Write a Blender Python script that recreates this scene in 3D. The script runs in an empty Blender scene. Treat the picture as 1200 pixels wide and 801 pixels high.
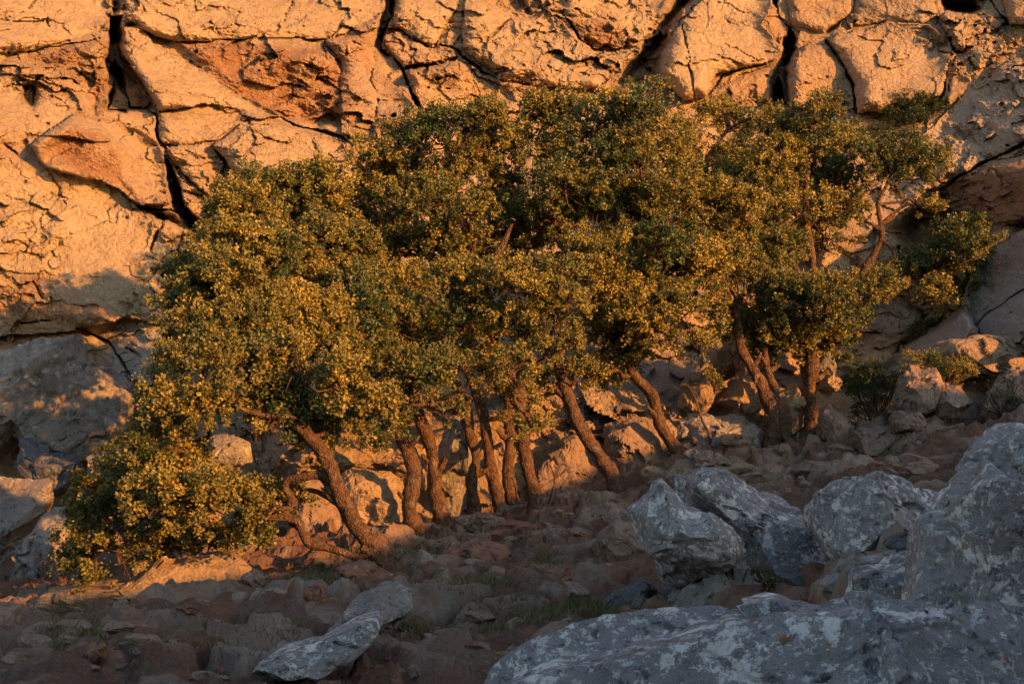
import bpy, math
import numpy as np
from mathutils import Vector
rad = math.radians
scene = bpy.context.scene
COL = scene.collection
rng = np.random.default_rng(11)

# ------------------------------------------------------------------ camera
PITCH = rad(9.0)
F = 1200 * 50 / 36.0
RIGHT = np.array([1.0, 0, 0])
FWD = np.array([0, math.cos(PITCH), math.sin(PITCH)])
UP = np.array([0, -math.sin(PITCH), math.cos(PITCH)])
cam = bpy.data.cameras.new('camera')
cam.lens = 50; cam.sensor_width = 36; cam.clip_end = 2000; cam.clip_start = 0.05
cam_ob = bpy.data.objects.new('camera', cam)
COL.objects.link(cam_ob)
cam_ob.rotation_euler = (math.pi / 2 + PITCH, 0, 0)
scene.camera = cam_ob

def P(u, v, d):
    u = np.asarray(u, float); v = np.asarray(v, float); d = np.asarray(d, float)
    a = (u - 600) / F; b = (400.5 - v) / F
    return d[..., None] * (FWD + a[..., None] * RIGHT + b[..., None] * UP)

# ------------------------------------------------------------------ noise
def _h(ix, iy, iz, seed):
    with np.errstate(over='ignore'):
        h = (ix.astype(np.uint32) * np.uint32(374761393) + iy.astype(np.uint32) * np.uint32(668265263)
             + iz.astype(np.uint32) * np.uint32(2147483647) + np.uint32((seed * 974711 + 12345) & 0xffffffff))
        h = (h ^ (h >> np.uint32(13))) * np.uint32(1274126177)
        h = (h ^ (h >> np.uint32(16))) * np.uint32(2246822519)
        h = h ^ (h >> np.uint32(13))
    return h
GR = np.array([[1,1,0],[-1,1,0],[1,-1,0],[-1,-1,0],[1,0,1],[-1,0,1],[1,0,-1],[-1,0,-1],[0,1,1],[0,-1,1],[0,1,-1],[0,-1,-1],
               [1,1,0],[-1,1,0],[0,-1,1],[0,-1,-1]], float)
def perlin(p, seed=0):
    p = np.asarray(p, float); sh = p.shape[:-1]; p = p.reshape(-1, 3)
    i = np.floor(p).astype(np.int64); f = p - i
    w = f * f * f * (f * (f * 6 - 15) + 10)
    out = np.zeros(len(p))
    for dx in (0, 1):
        for dy in (0, 1):
            for dz in (0, 1):
                g = GR[_h(i[:, 0] + dx, i[:, 1] + dy, i[:, 2] + dz, seed) & np.uint32(15)]
                dd = (f[:, 0] - dx) * g[:, 0] + (f[:, 1] - dy) * g[:, 1] + (f[:, 2] - dz) * g[:, 2]
                wx = w[:, 0] if dx else 1 - w[:, 0]; wy = w[:, 1] if dy else 1 - w[:, 1]; wz = w[:, 2] if dz else 1 - w[:, 2]
                out += dd * wx * wy * wz
    return out.reshape(sh)
def fbm(p, octv=4, seed=0, gain=.5, lac=2.03):
    s = 0; a = 1; q = np.asarray(p, float)
    for k in range(octv):
        s = s + a * perlin(q, seed + k); a *= gain; q = q * lac + 17.3
    return s
def ridged(p, octv=4, seed=0, gain=.55):
    s = 0; a = 1; q = np.asarray(p, float)
    for k in range(octv):
        s = s + a * (1 - 2.2 * np.abs(perlin(q, seed + k))); a *= gain; q = q * 2.03 + 9.1
    return s
def worley(p, seed=0):
    """F1, F2, cell id hash, vector to the nearest feature point"""
    p = np.asarray(p, float); sh = p.shape[:-1]; p = p.reshape(-1, 3)
    i = np.floor(p).astype(np.int64)
    f1 = np.full(len(p), 9.0); f2 = np.full(len(p), 9.0); cid = np.zeros(len(p), np.uint32); vec = np.zeros((len(p), 3))
    for dx in (-1, 0, 1):
        for dy in (-1, 0, 1):
            for dz in (-1, 0, 1):
                c = i + np.array([dx, dy, dz])
                h = _h(c[:, 0], c[:, 1], c[:, 2], seed)
                o = np.stack([(h & np.uint32(1023)) / 1023., ((h >> np.uint32(10)) & np.uint32(1023)) / 1023., ((h >> np.uint32(20)) & np.uint32(1023)) / 1023.], -1)
                v = p - (c + o); d = np.sqrt((v * v).sum(-1))
                m = d < f1
                f2 = np.where(m, f1, np.minimum(f2, d)); cid = np.where(m, h, cid); vec = np.where(m[:, None], v, vec); f1 = np.where(m, d, f1)
    return f1.reshape(sh), f2.reshape(sh), cid.reshape(sh), vec.reshape(sh + (3,))
def cell_rand(cid, k):
    z = np.zeros_like(cid)
    return (_h(cid, z, z, 77 + k) & np.uint32(0xffff)) / 65535.
def facets(p, seed, tilt=.6):
    """stepped planar facets: each cell its own tilted plane"""
    f1, f2, cid, vec = worley(p, seed)
    n = np.stack([cell_rand(cid, k) - .5 for k in (1, 2, 3)], -1) * 2 * tilt
    return (vec * n).sum(-1) + (cell_rand(cid, 4) - .5) * .3, f2 - f1, cid
def sstep(a, b, x):
    t = np.clip((x - a) / (b - a), 0, 1); return t * t * (3 - 2 * t)
def tps(pts, vals, smooth=1e-3):
    pts = np.asarray(pts, float); vals = np.asarray(vals, float); n = len(pts); sc = np.abs(pts).max(); p = pts / sc
    def U(r2): return np.where(r2 > 0, r2 * np.log(r2 + 1e-12), 0)
    K = U(((p[:, None] - p[None]) ** 2).sum(-1)) + smooth * np.eye(n)
    A = np.zeros((n + 3, n + 3)); A[:n, :n] = K; A[:n, n] = 1; A[:n, n + 1:] = p; A[n, :n] = 1; A[n + 1:, :n] = p.T
    w = np.linalg.solve(A, np.r_[vals, 0, 0, 0])
    def f(x, y):
        x = np.asarray(x, float) / sc; y = np.asarray(y, float) / sc
        o = w[n] + w[n + 1] * x + w[n + 2] * y
        for k in range(n): o = o + w[k] * U((x - p[k, 0]) ** 2 + (y - p[k, 1]) ** 2)
        return o
    return f

# ------------------------------------------------------------------ mesh helpers
def mesh_np(name, verts, faces, mat=None, attrs=None, smooth=True):
    me = bpy.data.meshes.new(name)
    verts = np.ascontiguousarray(verts, np.float32); faces = np.ascontiguousarray(faces, np.int32)
    k = faces.shape[1]
    me.vertices.add(len(verts)); me.vertices.foreach_set('co', verts.ravel())
    me.loops.add(faces.size); me.loops.foreach_set('vertex_index', faces.ravel())
    me.polygons.add(len(faces)); me.polygons.foreach_set('loop_start', np.arange(0, faces.size, k, dtype=np.int32))
    me.polygons.foreach_set('loop_total', np.full(len(faces), k, np.int32))
    me.polygons.foreach_set('use_smooth', np.full(len(faces), smooth, bool))
    for an, av in (attrs or {}).items():
        at = me.attributes.new(an, 'FLOAT', 'POINT'); at.data.foreach_set('value', np.ascontiguousarray(av, np.float32).ravel())
    me.update(calc_edges=True)
    if mat: me.materials.append(mat)
    return me
def link(name, me, parent=None, loc=None):
    o = bpy.data.objects.new(name, me); COL.objects.link(o)
    if parent: o.parent = parent
    if loc is not None: o.location = loc
    return o
def tag(o, label=None, cat=None, group=None, kind=None):
    if label: o['label'] = label
    if cat: o['category'] = cat
    if group: o['group'] = group
    if kind: o['kind'] = kind
    return o
def grid_faces(nr, nc):
    i = np.arange(nr * nc).reshape(nr, nc)
    return np.stack([i[:-1, :-1], i[1:, :-1], i[1:, 1:], i[:-1, 1:]], -1).reshape(-1, 4)
_ico = {}
def ico(sub):
    if sub not in _ico:
        import bmesh
        bm = bmesh.new(); bmesh.ops.create_icosphere(bm, subdivisions=sub, radius=1)
        v = np.array([x.co[:] for x in bm.verts]); f = np.array([[q.index for q in x.verts] for x in bm.faces]); bm.free()
        v /= np.linalg.norm(v, axis=1)[:, None]
        _ico[sub] = (v, f)
    return _ico[sub]

# ------------------------------------------------------------------ materials
def nodes_of(m):
    m.use_nodes = True; nt = m.node_tree; nt.nodes.clear(); return nt
class NB:
    def __init__(s, nt): s.nt = nt
    def n(s, t, **kw):
        x = s.nt.nodes.new(t)
        for k, v in kw.items(): setattr(x, k, v)
        return x
    def l(s, a, b): s.nt.links.new(a, b)
    def noise(s, vec, scale, detail=6, rough=.6, dist=0.0):
        x = s.n('ShaderNodeTexNoise'); x.inputs['Scale'].default_value = scale; x.inputs['Detail'].default_value = detail
        x.inputs['Roughness'].default_value = rough; x.inputs['Distortion'].default_value = dist; s.l(vec, x.inputs['Vector']); return x.outputs['Fac']
    def ramp(s, fac, a, b, lo=0.0, hi=1.0):
        x = s.n('ShaderNodeMapRange'); x.interpolation_type = 'SMOOTHSTEP'
        x.inputs['From Min'].default_value = a; x.inputs['From Max'].default_value = b
        x.inputs['To Min'].default_value = lo; x.inputs['To Max'].default_value = hi
        s.l(fac, x.inputs['Value']); return x.outputs['Result']
    def math(s, op, a, b=None):
        x = s.n('ShaderNodeMath', operation=op)
        for i, q in enumerate((a, b)):
            if q is None: continue
            if isinstance(q, (int, float)): x.inputs[i].default_value = q
            else: s.l(q, x.inputs[i])
        return x.outputs[0]
    def mix(s, fac, a, b, blend='MIX'):
        x = s.n('ShaderNodeMix', data_type='RGBA', blend_type=blend)
        for q, nm in ((fac, 0), (a, 6), (b, 7)):
            if isinstance(q, (int, float)): x.inputs[nm].default_value = q
            elif isinstance(q, tuple): x.inputs[nm].default_value = (*q, 1)
            else: s.l(q, x.inputs[nm])
        return x.outputs[2]
def rock_mat(name, c1, c2, dark, lichen=0.0, lich_col=(.52, .52, .5), orange=.0, blotch=.3, rust_col=(.30, .14, .065), sc=1.0, bump=.6, rough=.95, warmth=None, streak=0.0, bdist=.07):
    m = bpy.data.materials.new(name); nt = nodes_of(m); b = NB(nt)
    out = b.n('ShaderNodeOutputMaterial'); bs = b.n('ShaderNodeBsdfPrincipled'); b.l(bs.outputs[0], out.inputs[0])
    bs.inputs['Roughness'].default_value = rough; bs.inputs['Specular IOR Level'].default_value = .25
    pos = b.n('ShaderNodeNewGeometry').outputs['Position']
    n1 = b.noise(pos, .9 * sc, 9, .62, .4); n2 = b.noise(pos, 4.5 * sc, 9, .65, .6); n3 = b.noise(pos, 17 * sc, 8, .7, .2); n4 = b.noise(pos, 60 * sc, 4, .6)
    col = b.mix(b.ramp(n1, .35, .65), c1, c2)
    col = b.mix(b.math('MULTIPLY', b.ramp(n2, .5, .68), blotch), col, dark)
    at = b.n('ShaderNodeAttribute', attribute_name='rust')
    rf = b.math('MULTIPLY', at.outputs['Fac'], b.ramp(b.noise(pos, 1.6 * sc, 8, .68, .8), .36, .56, .2, 1.0))
    col = b.mix(rf, col, rust_col)
    at2 = b.n('ShaderNodeAttribute', attribute_name='pale')
    col = b.mix(b.math('MULTIPLY', at2.outputs['Fac'], .55), col, tuple(min(.6, x * 1.45) for x in c1))
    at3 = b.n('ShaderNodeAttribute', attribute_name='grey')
    col = b.mix(b.math('MULTIPLY', at3.outputs['Fac'], .85), col, (.46, .45, .445))  # grey rock tone, also skylit shade painted on slabs facing away from the sun
    if streak:
        col = b.mix(b.ramp(b.noise(pos, .33, 5, .6, .5), .5, .68, 0, .5), col, (.36, .31, .275))
        mp = b.n('ShaderNodeMapping'); mp.inputs['Scale'].default_value = (2.6, 2.6, .25); mp.inputs['Rotation'].default_value = (0, rad(14), 0); b.l(pos, mp.inputs['Vector'])
        st = b.noise(mp.outputs[0], 1.6, 8, .7, .5)
        col = b.mix(b.math('MULTIPLY', b.ramp(st, .54, .7), streak), col, dark)
    # fine mottling
    col = b.mix(b.math('MULTIPLY', b.ramp(n3, .45, .75), .55), col, tuple(x * .55 for x in c2))
    col = b.mix(b.math('MULTIPLY', b.ramp(n4, .35, .7), .35), col, tuple(min(.7, x * 1.5) for x in c1))
    if lichen > 0:
        v1 = b.noise(pos, 2.5 * sc, 12, .72, .2)
        lf = b.ramp(v1, .61 - .08 * lichen, .645 - .08 * lichen)
        lf = b.math('MULTIPLY', lf, b.ramp(n3, .25, .55, .25, 1.0))
        col = b.mix(b.math('MULTIPLY', lf, .85), col, lich_col)
        v2 = b.noise(pos, 11 * sc, 9, .7, .2)
        col = b.mix(b.math('MULTIPLY', b.ramp(v2, .60 - .06 * lichen, .63 - .06 * lichen), .6), col, tuple(x * .9 for x in lich_col))
        v3 = b.noise(pos, 8.3 * sc, 9, .72, .2)
        col = b.mix(b.math('MULTIPLY', b.ramp(v3, .56, .62), .75), col, (.045, .047, .053))
    if orange > 0:
        v4 = b.noise(pos, 5.1 * sc, 6, .6, .2)
        col = b.mix(b.math('MULTIPLY', b.ramp(v4, .70 - .05 * orange, .72 - .05 * orange), .8), col, (.28, .12, .04))
    b.l(col, bs.inputs['Base Color'])
    n5 = b.noise(pos, 8 * sc, 6, .68, .3)
    hh = b.math('ADD', b.math('ADD', b.math('MULTIPLY', n5, 1.1), b.math('MULTIPLY', n3, .6)), b.math('ADD', b.math('MULTIPLY', n2, 1.2), b.math('MULTIPLY', n4, .22)))
    # pitted limestone: small holes
    vo = b.n('ShaderNodeTexVoronoi'); vo.inputs['Scale'].default_value = 11 * sc; b.l(pos, vo.inputs['Vector'])
    hh = b.math('ADD', hh, b.math('MULTIPLY', b.ramp(vo.outputs['Distance'], .08, .3), .16))
    bp = b.n('ShaderNodeBump'); bp.inputs['Strength'].default_value = bump; bp.inputs['Distance'].default_value = bdist / sc
    b.l(hh, bp.inputs['Height']); b.l(bp.outputs[0], bs.inputs['Normal'])
    return m
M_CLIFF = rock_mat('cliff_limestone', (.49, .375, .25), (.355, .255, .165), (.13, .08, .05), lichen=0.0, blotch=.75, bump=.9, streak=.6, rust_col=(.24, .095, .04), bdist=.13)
M_GREY = rock_mat('grey_limestone', (.255, .24, .225), (.175, .165, .155), (.085, .08, .075), lichen=.35, lich_col=(.44, .43, .41), orange=.4, blotch=.5)
M_LICH = rock_mat('lichen_limestone', (.28, .276, .28), (.18, .18, .187), (.047, .048, .052), lichen=.85, lich_col=(.76, .75, .73), orange=1.0, blotch=.6, sc=1.5)
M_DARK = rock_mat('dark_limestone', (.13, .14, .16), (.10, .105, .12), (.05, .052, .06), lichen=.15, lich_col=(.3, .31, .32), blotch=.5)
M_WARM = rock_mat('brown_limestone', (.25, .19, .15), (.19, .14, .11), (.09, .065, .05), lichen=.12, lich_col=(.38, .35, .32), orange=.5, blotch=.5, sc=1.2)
M_RED = rock_mat('red_sandy_rock', (.27, .14, .095), (.20, .105, .075), (.10, .06, .045), lichen=.1, lich_col=(.36, .32, .28), blotch=.5, sc=1.2)

M_SOILROCK = rock_mat('earthy_rock', (.28, .20, .155), (.21, .15, .12), (.09, .062, .048), lichen=.1, lich_col=(.33, .29, .26), blotch=.5, sc=1.3)
def soil_mat():
    m = bpy.data.materials.new('red_soil'); nt = nodes_of(m); b = NB(nt)
    out = b.n('ShaderNodeOutputMaterial'); bs = b.n('ShaderNodeBsdfPrincipled'); b.l(bs.outputs[0], out.inputs[0])
    bs.inputs['Roughness'].default_value = 1; bs.inputs['Specular IOR Level'].default_value = .15
    pos = b.n('ShaderNodeNewGeometry').outputs['Position']
    n1 = b.noise(pos, 1.1, 8, .65, .5); n2 = b.noise(pos, 7, 9, .7, .4); n3 = b.noise(pos, 40, 6, .7); n4 = b.noise(pos, 2.7, 8, .65)
    col = b.mix(b.ramp(n1, .35, .65), (.19, .10, .07), (.14, .09, .066))
    col = b.mix(b.math('MULTIPLY', b.ramp(n4, .5, .62), .6), col, (.13, .11, .095))
    st = b.n('ShaderNodeAttribute', attribute_name='stone').outputs['Fac']
    stc = b.mix(b.ramp(n4, .4, .6), (.245, .165, .125), (.24, .195, .165))
    stc = b.mix(b.math('MULTIPLY', b.ramp(n2, .52, .64), .6), stc, (.34, .31, .28))
    tn = b.n('ShaderNodeAttribute', attribute_name='tone').outputs['Fac']
    stc = b.mix(b.ramp(tn, .62, .9, 0, .6), stc, (.36, .32, .28)); stc = b.mix(b.ramp(tn, .42, .15, 0, .75), stc, (.10, .065, .05))
    col = b.mix(st, col, stc)
    col = b.mix(b.math('MULTIPLY', b.ramp(n2, .45, .7), .5), col, (.07, .05, .04))
    col = b.mix(b.math('MULTIPLY', b.ramp(n3, .5, .72), .45), col, (.30, .23, .17))
    col = b.mix(b.math('MULTIPLY', b.ramp(n3, .5, .3), .5), col, (.05, .038, .03))
    b.l(col, bs.inputs['Base Color'])
    hh = b.math('ADD', b.math('MULTIPLY', n2, 1.0), b.math('MULTIPLY', n3, .45))
    bp = b.n('ShaderNodeBump'); bp.inputs['Strength'].default_value = .8; bp.inputs['Distance'].default_value = .06
    b.l(hh, bp.inputs['Height']); b.l(bp.outputs[0], bs.inputs['Normal'])
    return m
M_SOIL = soil_mat()
def leaf_mat(name, dk, lt, back, trans=.12):
    m = bpy.data.materials.new(name); nt = nodes_of(m); b = NB(nt)
    out = b.n('ShaderNodeOutputMaterial'); bs = b.n('ShaderNodeBsdfPrincipled')
    bs.inputs['Roughness'].default_value = .5; bs.inputs['Specular IOR Level'].default_value = .35
    at = b.n('ShaderNodeAttribute', attribute_name='tint').outputs['Fac']
    col = b.mix(at, dk, lt)
    g = b.n('ShaderNodeNewGeometry')
    col = b.mix(b.math('MULTIPLY', g.outputs['Backfacing'], .65), col, back)
    b.l(col, bs.inputs['Base Color'])
    tr = b.n('ShaderNodeBsdfTranslucent'); b.l(b.mix(.5, col, (.14, .13, .02)), tr.inputs[0])
    mx = b.n('ShaderNodeMixShader'); mx.inputs[0].default_value = trans
    b.l(bs.outputs[0], mx.inputs[1]); b.l(tr.outputs[0], mx.inputs[2]); b.l(mx.outputs[0], out.inputs[0])
    return m
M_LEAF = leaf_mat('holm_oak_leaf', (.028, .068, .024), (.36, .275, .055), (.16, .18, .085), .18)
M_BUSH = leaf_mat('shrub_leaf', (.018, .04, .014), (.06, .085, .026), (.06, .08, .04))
M_GRASS = leaf_mat('grass_blade', (.03, .06, .02), (.16, .15, .07), (.09, .1, .04))
def bark_mat():
    m = bpy.data.materials.new('oak_bark'); nt = nodes_of(m); b = NB(nt)
    out = b.n('ShaderNodeOutputMaterial'); bs = b.n('ShaderNodeBsdfPrincipled'); b.l(bs.outputs[0], out.inputs[0])
    bs.inputs['Roughness'].default_value = .95; bs.inputs['Specular IOR Level'].default_value = .2
    pos = b.n('ShaderNodeNewGeometry').outputs['Position']
    mp = b.n('ShaderNodeMapping'); mp.inputs['Scale'].default_value = (1, 1, .75); b.l(pos, mp.inputs['Vector'])
    n1 = b.noise(mp.outputs[0], 14, 8, .65, .4); n2 = b.noise(pos, 5, 8, .7, .3); n3 = b.noise(mp.outputs[0], 45, 5, .6)
    vo = b.n('ShaderNodeTexVoronoi'); vo.inputs['Scale'].default_value = 38; b.l(mp.outputs[0], vo.inputs['Vector'])
    col = b.mix(b.ramp(n1, .35, .65), (.055, .034, .023), (.15, .092, .06))
    col = b.mix(b.math('MULTIPLY', b.ramp(n2, .55, .66), .5), col, (.26, .25, .22))
    col = b.mix(b.math('MULTIPLY', b.ramp(vo.outputs['Distance'], .4, .75), .4), col, (.035, .026, .02))
    b.l(col, bs.inputs['Base Color'])
    hh = b.math('SUBTRACT', b.math('ADD', n1, b.math('MULTIPLY', n3, .4)), b.math('MULTIPLY', vo.outputs['Distance'], .8))
    bp = b.n('ShaderNodeBump'); bp.inputs['Strength'].default_value = .9; bp.inputs['Distance'].default_value = .03
    b.l(hh, bp.inputs['Height']); b.l(bp.outputs[0], bs.inputs['Normal'])
    return m
M_BARK = bark_mat()

# ------------------------------------------------------------------ light
SUN_E = rad(10.0); SUN_A = rad(47.0)          # low evening sun, behind the camera and to the right
S = np.array([math.sin(SUN_A) * math.cos(SUN_E), -math.cos(SUN_A) * math.cos(SUN_E), math.sin(SUN_E)])
sun = bpy.data.lights.new('sun', 'SUN'); sun.energy = 5.0; sun.angle = rad(.5); sun.color = (1.0, .385, .08)
so = bpy.data.objects.new('sun', sun); COL.objects.link(so)
so.rotation_euler = Vector(S).to_track_quat('Z', 'Y').to_euler(); so.location = Vector(S * 60)
w = bpy.data.worlds.new('World'); scene.world = w; w.use_nodes = True
nt = w.node_tree; nt.nodes.clear(); b = NB(nt)
sky = b.n('ShaderNodeTexSky'); sky.sky_type = 'NISHITA'; sky.sun_disc = False
sky.sun_elevation = SUN_E; sky.sun_rotation = rad(180) - SUN_A
bg = b.n('ShaderNodeBackground'); bg.inputs['Strength'].default_value = .118; b.l(sky.outputs[0], bg.inputs[0])
wo = b.n('ShaderNodeOutputWorld'); b.l(bg.outputs[0], wo.inputs[0])
scene.view_settings.view_transform = 'Standard'; scene.view_settings.look = 'None'
scene.view_settings.gamma = 1; scene.view_settings.exposure = 1.1
try: scene.view_settings.use_curve_mapping = False
except Exception: pass
scene.render.engine = 'CYCLES'
cy = scene.cycles
cy.max_bounces = 5; cy.diffuse_bounces = 2; cy.use_adaptive_sampling = True; cy.adaptive_threshold = .02; cy.glossy_bounces = 2; cy.transmission_bounces = 3; cy.transparent_max_bounces = 4
cy.caustics_reflective = False; cy.caustics_refractive = False; cy.use_denoising = True

# ------------------------------------------------------------------ ground
GPTS = [(600,801,10.5),(600,745,13),(600,700,16),(600,660,19.5),(600,630,22.5),(600,606,25),(600,585,27.5),
        (300,801,10.8),(300,740,14.5),(300,690,18),(300,650,21),(420,650,20.8),(450,700,16.5),(480,630,22.6),
        (20,801,11),(30,745,15),(120,720,18),(60,700,20),
        (800,700,14),(800,640,18),(800,570,23),(800,530,26.5),(900,530,26.6),(900,570,22.5),(1000,545,23),(1000,520,26),
        (1000,700,11),(1000,640,16),(1100,530,22),(1150,500,24),(1200,560,17),(1200,480,25),(1060,490,25.5)]
gp = np.array([P(u, v, d) for u, v, d in GPTS])
extra = np.array([[0, 0, -1.65], [6, 0, -1.2], [-6, 0, -1.9], [0, -15, -4], [15, -10, -1], [-20, 0, -4.5], [-20, 20, -2.5], [20, 25, 4.5], [0, 36, 5], [-14, 36, 2.5], [14, 36, 6.5], [0, 5, -1.2], [3, 6, -.95]])
ga = np.vstack([gp, extra])
ground_base = tps(ga[:, :2], ga[:, 2], 2e-4)
def ground_parts(x, y):
    q = np.stack([x, y, np.zeros_like(x)], -1)
    z = ground_base(x, y)
    z = z + .16 * fbm(q * .45, 4, 3)
    m = sstep(-.05, .22, fbm(q * .35 + 5, 3, 21))
    # embedded weathered outcrop stones
    qs = q * np.array([.85, .62, 1]) + .25 * np.stack([perlin(q * 1.4, 8), perlin(q * 1.4, 9), 0 * x], -1)
    f1, f2, cid, vec = worley(qs, 5)
    e = np.clip((f2 - f1) / .34, 0, 1); dome = 1 - (1 - e) ** 3
    st = dome * (.25 + .75 * cell_rand(cid, 2)) * (.35 + .65 * m) * (cell_rand(cid, 5) > .25)
    z = z + .30 * st
    f1b, f2b, cidb, vb = worley(q * 3.1 + 2.2, 6)
    eb = np.clip((f2b - f1b) / .4, 0, 1); sb = (1 - (1 - eb) ** 2) * (cell_rand(cidb, 3) > .5)
    z = z + .05 * sb
    # stepped, layered bedding
    zz = z + .05 * fbm(q * 2.2, 3, 44); step = .21
    fr = zz / step - np.floor(zz / step)
    z = z + .20 * (sstep(.3, .6, fr) - fr) * sstep(-.3, .1, fbm(q * .5 + 9, 2, 46))
    fz = facets(q * np.array([1.7, 1.4, 1]) + .3 * np.stack([perlin(q * 3, 81), perlin(q * 3, 82), 0 * x], -1), 83, .9)
    z = z + .13 * fz[0] + .07 * fbm(q * 3.3, 4, 31) + .02 * fbm(q * 13, 3, 35)
    stone = np.clip(sstep(.15, .5, st) * (cell_rand(cid, 7) > .35) + sstep(.5, .9, sb) * .7 * (cell_rand(cidb, 9) > .4), 0, 1)
    tone = .55 * cell_rand(cid, 11) + .45 * cell_rand(cidb, 12)
    return z, stone, tone
def axis(segs):
    a = []
    for lo, hi, st in segs: a.append(np.arange(lo, hi, st))
    a.append([segs[-1][1]]); return np.concatenate(a)
gx = axis([(-400, -60, 40), (-60, -12, 1.2), (-12, -8, .15), (-8, 9.5, .04), (9.5, 13, .15), (13, 60, 1.2), (60, 400, 40)])
gy = axis([(-400, -60, 40), (-60, -4, 1.5), (-4, 8.5, .15), (8.5, 20, .035), (20, 29, .05), (29, 40, .4), (40, 400, 40)])
X, Y = np.meshgrid(gx, gy)
Xc = np.clip(X, -25, 25); Yc = np.clip(Y, -18, 38)
Z, ST, TN = ground_parts(Xc, Yc)
gm = mesh_np('ground', np.stack([X, Y, Z], -1).reshape(-1, 3), grid_faces(len(gy), len(gx))[:, ::-1], M_SOIL, {'stone': ST, 'tone': TN}, smooth=False)
tag(link('ground', gm), kind='structure', label='reddish stony soil sloping up to the trees', cat='ground')
def ground_z(x, y):
    z, _, _ = ground_parts(np.atleast_1d(np.asarray(x, float)), np.atleast_1d(np.asarray(y, float))); return z
def ground_hit(u, v):
    """camera depth at which the pixel's ray meets the ground"""
    d = np.linspace(4, 40, 721); p = P(np.full_like(d, u), np.full_like(d, v), d)
    below = p[:, 2] < ground_base(p[:, 0], p[:, 1]) + .08
    k = np.argmax(below) if below.any() else len(d) - 1
    return float(d[k])

# ------------------------------------------------------------------ ridge that keeps the foot of the slope in the shade
te = math.tan(SUN_E); RS = 10.0
TERM = [(-400,720,19.5),(40,706,18.8),(250,670,18.4),(425,644,18.3),(495,608,22.2),(560,570,24.2),(632,567,23.3),(716,548,24.2),(796,508,26),(905,505,26.3),(945,514,25.8),(1080,458,24.4),(1180,430,26)]
tp = np.array([P(u, v, d) for u, v, d in TERM])
tq = tp[:, 0] * math.cos(SUN_A) + tp[:, 1] * math.sin(SUN_A); ts = tp[:, 0] * math.sin(SUN_A) - tp[:, 1] * math.cos(SUN_A)
th_ = tp[:, 2] + te * (RS - ts); od = np.argsort(tq)
qk = np.r_[-60, tq[od], 34, 70]; hk = np.r_[th_[od][0] - .8, th_[od], th_[od][-1] + 1.2, th_[od][-1] + 3]
qq = np.arange(-60, 62, .3); ss = np.linspace(-9, 12, 60)
Q, SS = np.meshgrid(qq, ss)
Hc = np.interp(Q, qk, hk) + .10 * fbm(np.stack([Q * .9, Q * 0, Q * 0], -1), 4, 90)
ca, sa = math.cos(SUN_A), math.sin(SUN_A)
HX = ca * Q + sa * (SS + RS); HY = sa * Q - ca * (SS + RS)
slope = np.where(SS < 0, 1.15, .8) * np.abs(SS)
HZ = Hc - slope * (1 + .25 * fbm(np.stack([Q * .4, SS * .4, 0 * Q], -1), 3, 92)) + np.where(np.abs(SS) > .4, .35, 0) * np.minimum(0, fbm(np.stack([Q, SS, 0 * Q], -1), 4, 93) - .2)
hm = mesh_np('hill', np.stack([HX, HY, HZ], -1).reshape(-1, 3), grid_faces(len(ss), len(qq)), M_GREY)
tag(link('hill', hm), kind='structure', label='rocky ridge beside the slope', cat='hill')

# ------------------------------------------------------------------ cliff
CPT = [(-300,500,28),(-300,200,30),(-300,-100,34),(0,600,27.5),(0,450,29.5),(0,300,29.8),(0,150,31),(0,0,34),(0,-300,38),
       (250,560,26.5),(250,420,29),(250,250,31.5),(250,120,34),(250,0,36.5),(250,-300,40),
       (500,640,26),(500,560,27.5),(500,400,30),(500,250,33),(500,120,35.5),(500,0,38),(500,-300,42),
       (750,600,26.5),(750,520,28.3),(750,400,30.5),(750,250,33.5),(750,100,36.5),(750,0,38.5),(750,-300,42),
       (1000,580,26.5),(1000,500,28),(1000,400,30.5),(1000,300,32.5),(1000,150,35.5),(1000,0,38),(1000,-300,42),
       (1200,560,25),(1200,450,27.5),(1200,300,31),(1200,150,33.5),(1200,0,36),(1200,-300,40),(1600,500,24),(1600,200,29),(1600,-200,36)]
CPT = np.array(CPT, float)
cliff_base = tps(CPT[:, :2], CPT[:, 2], 1e-3)
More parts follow.
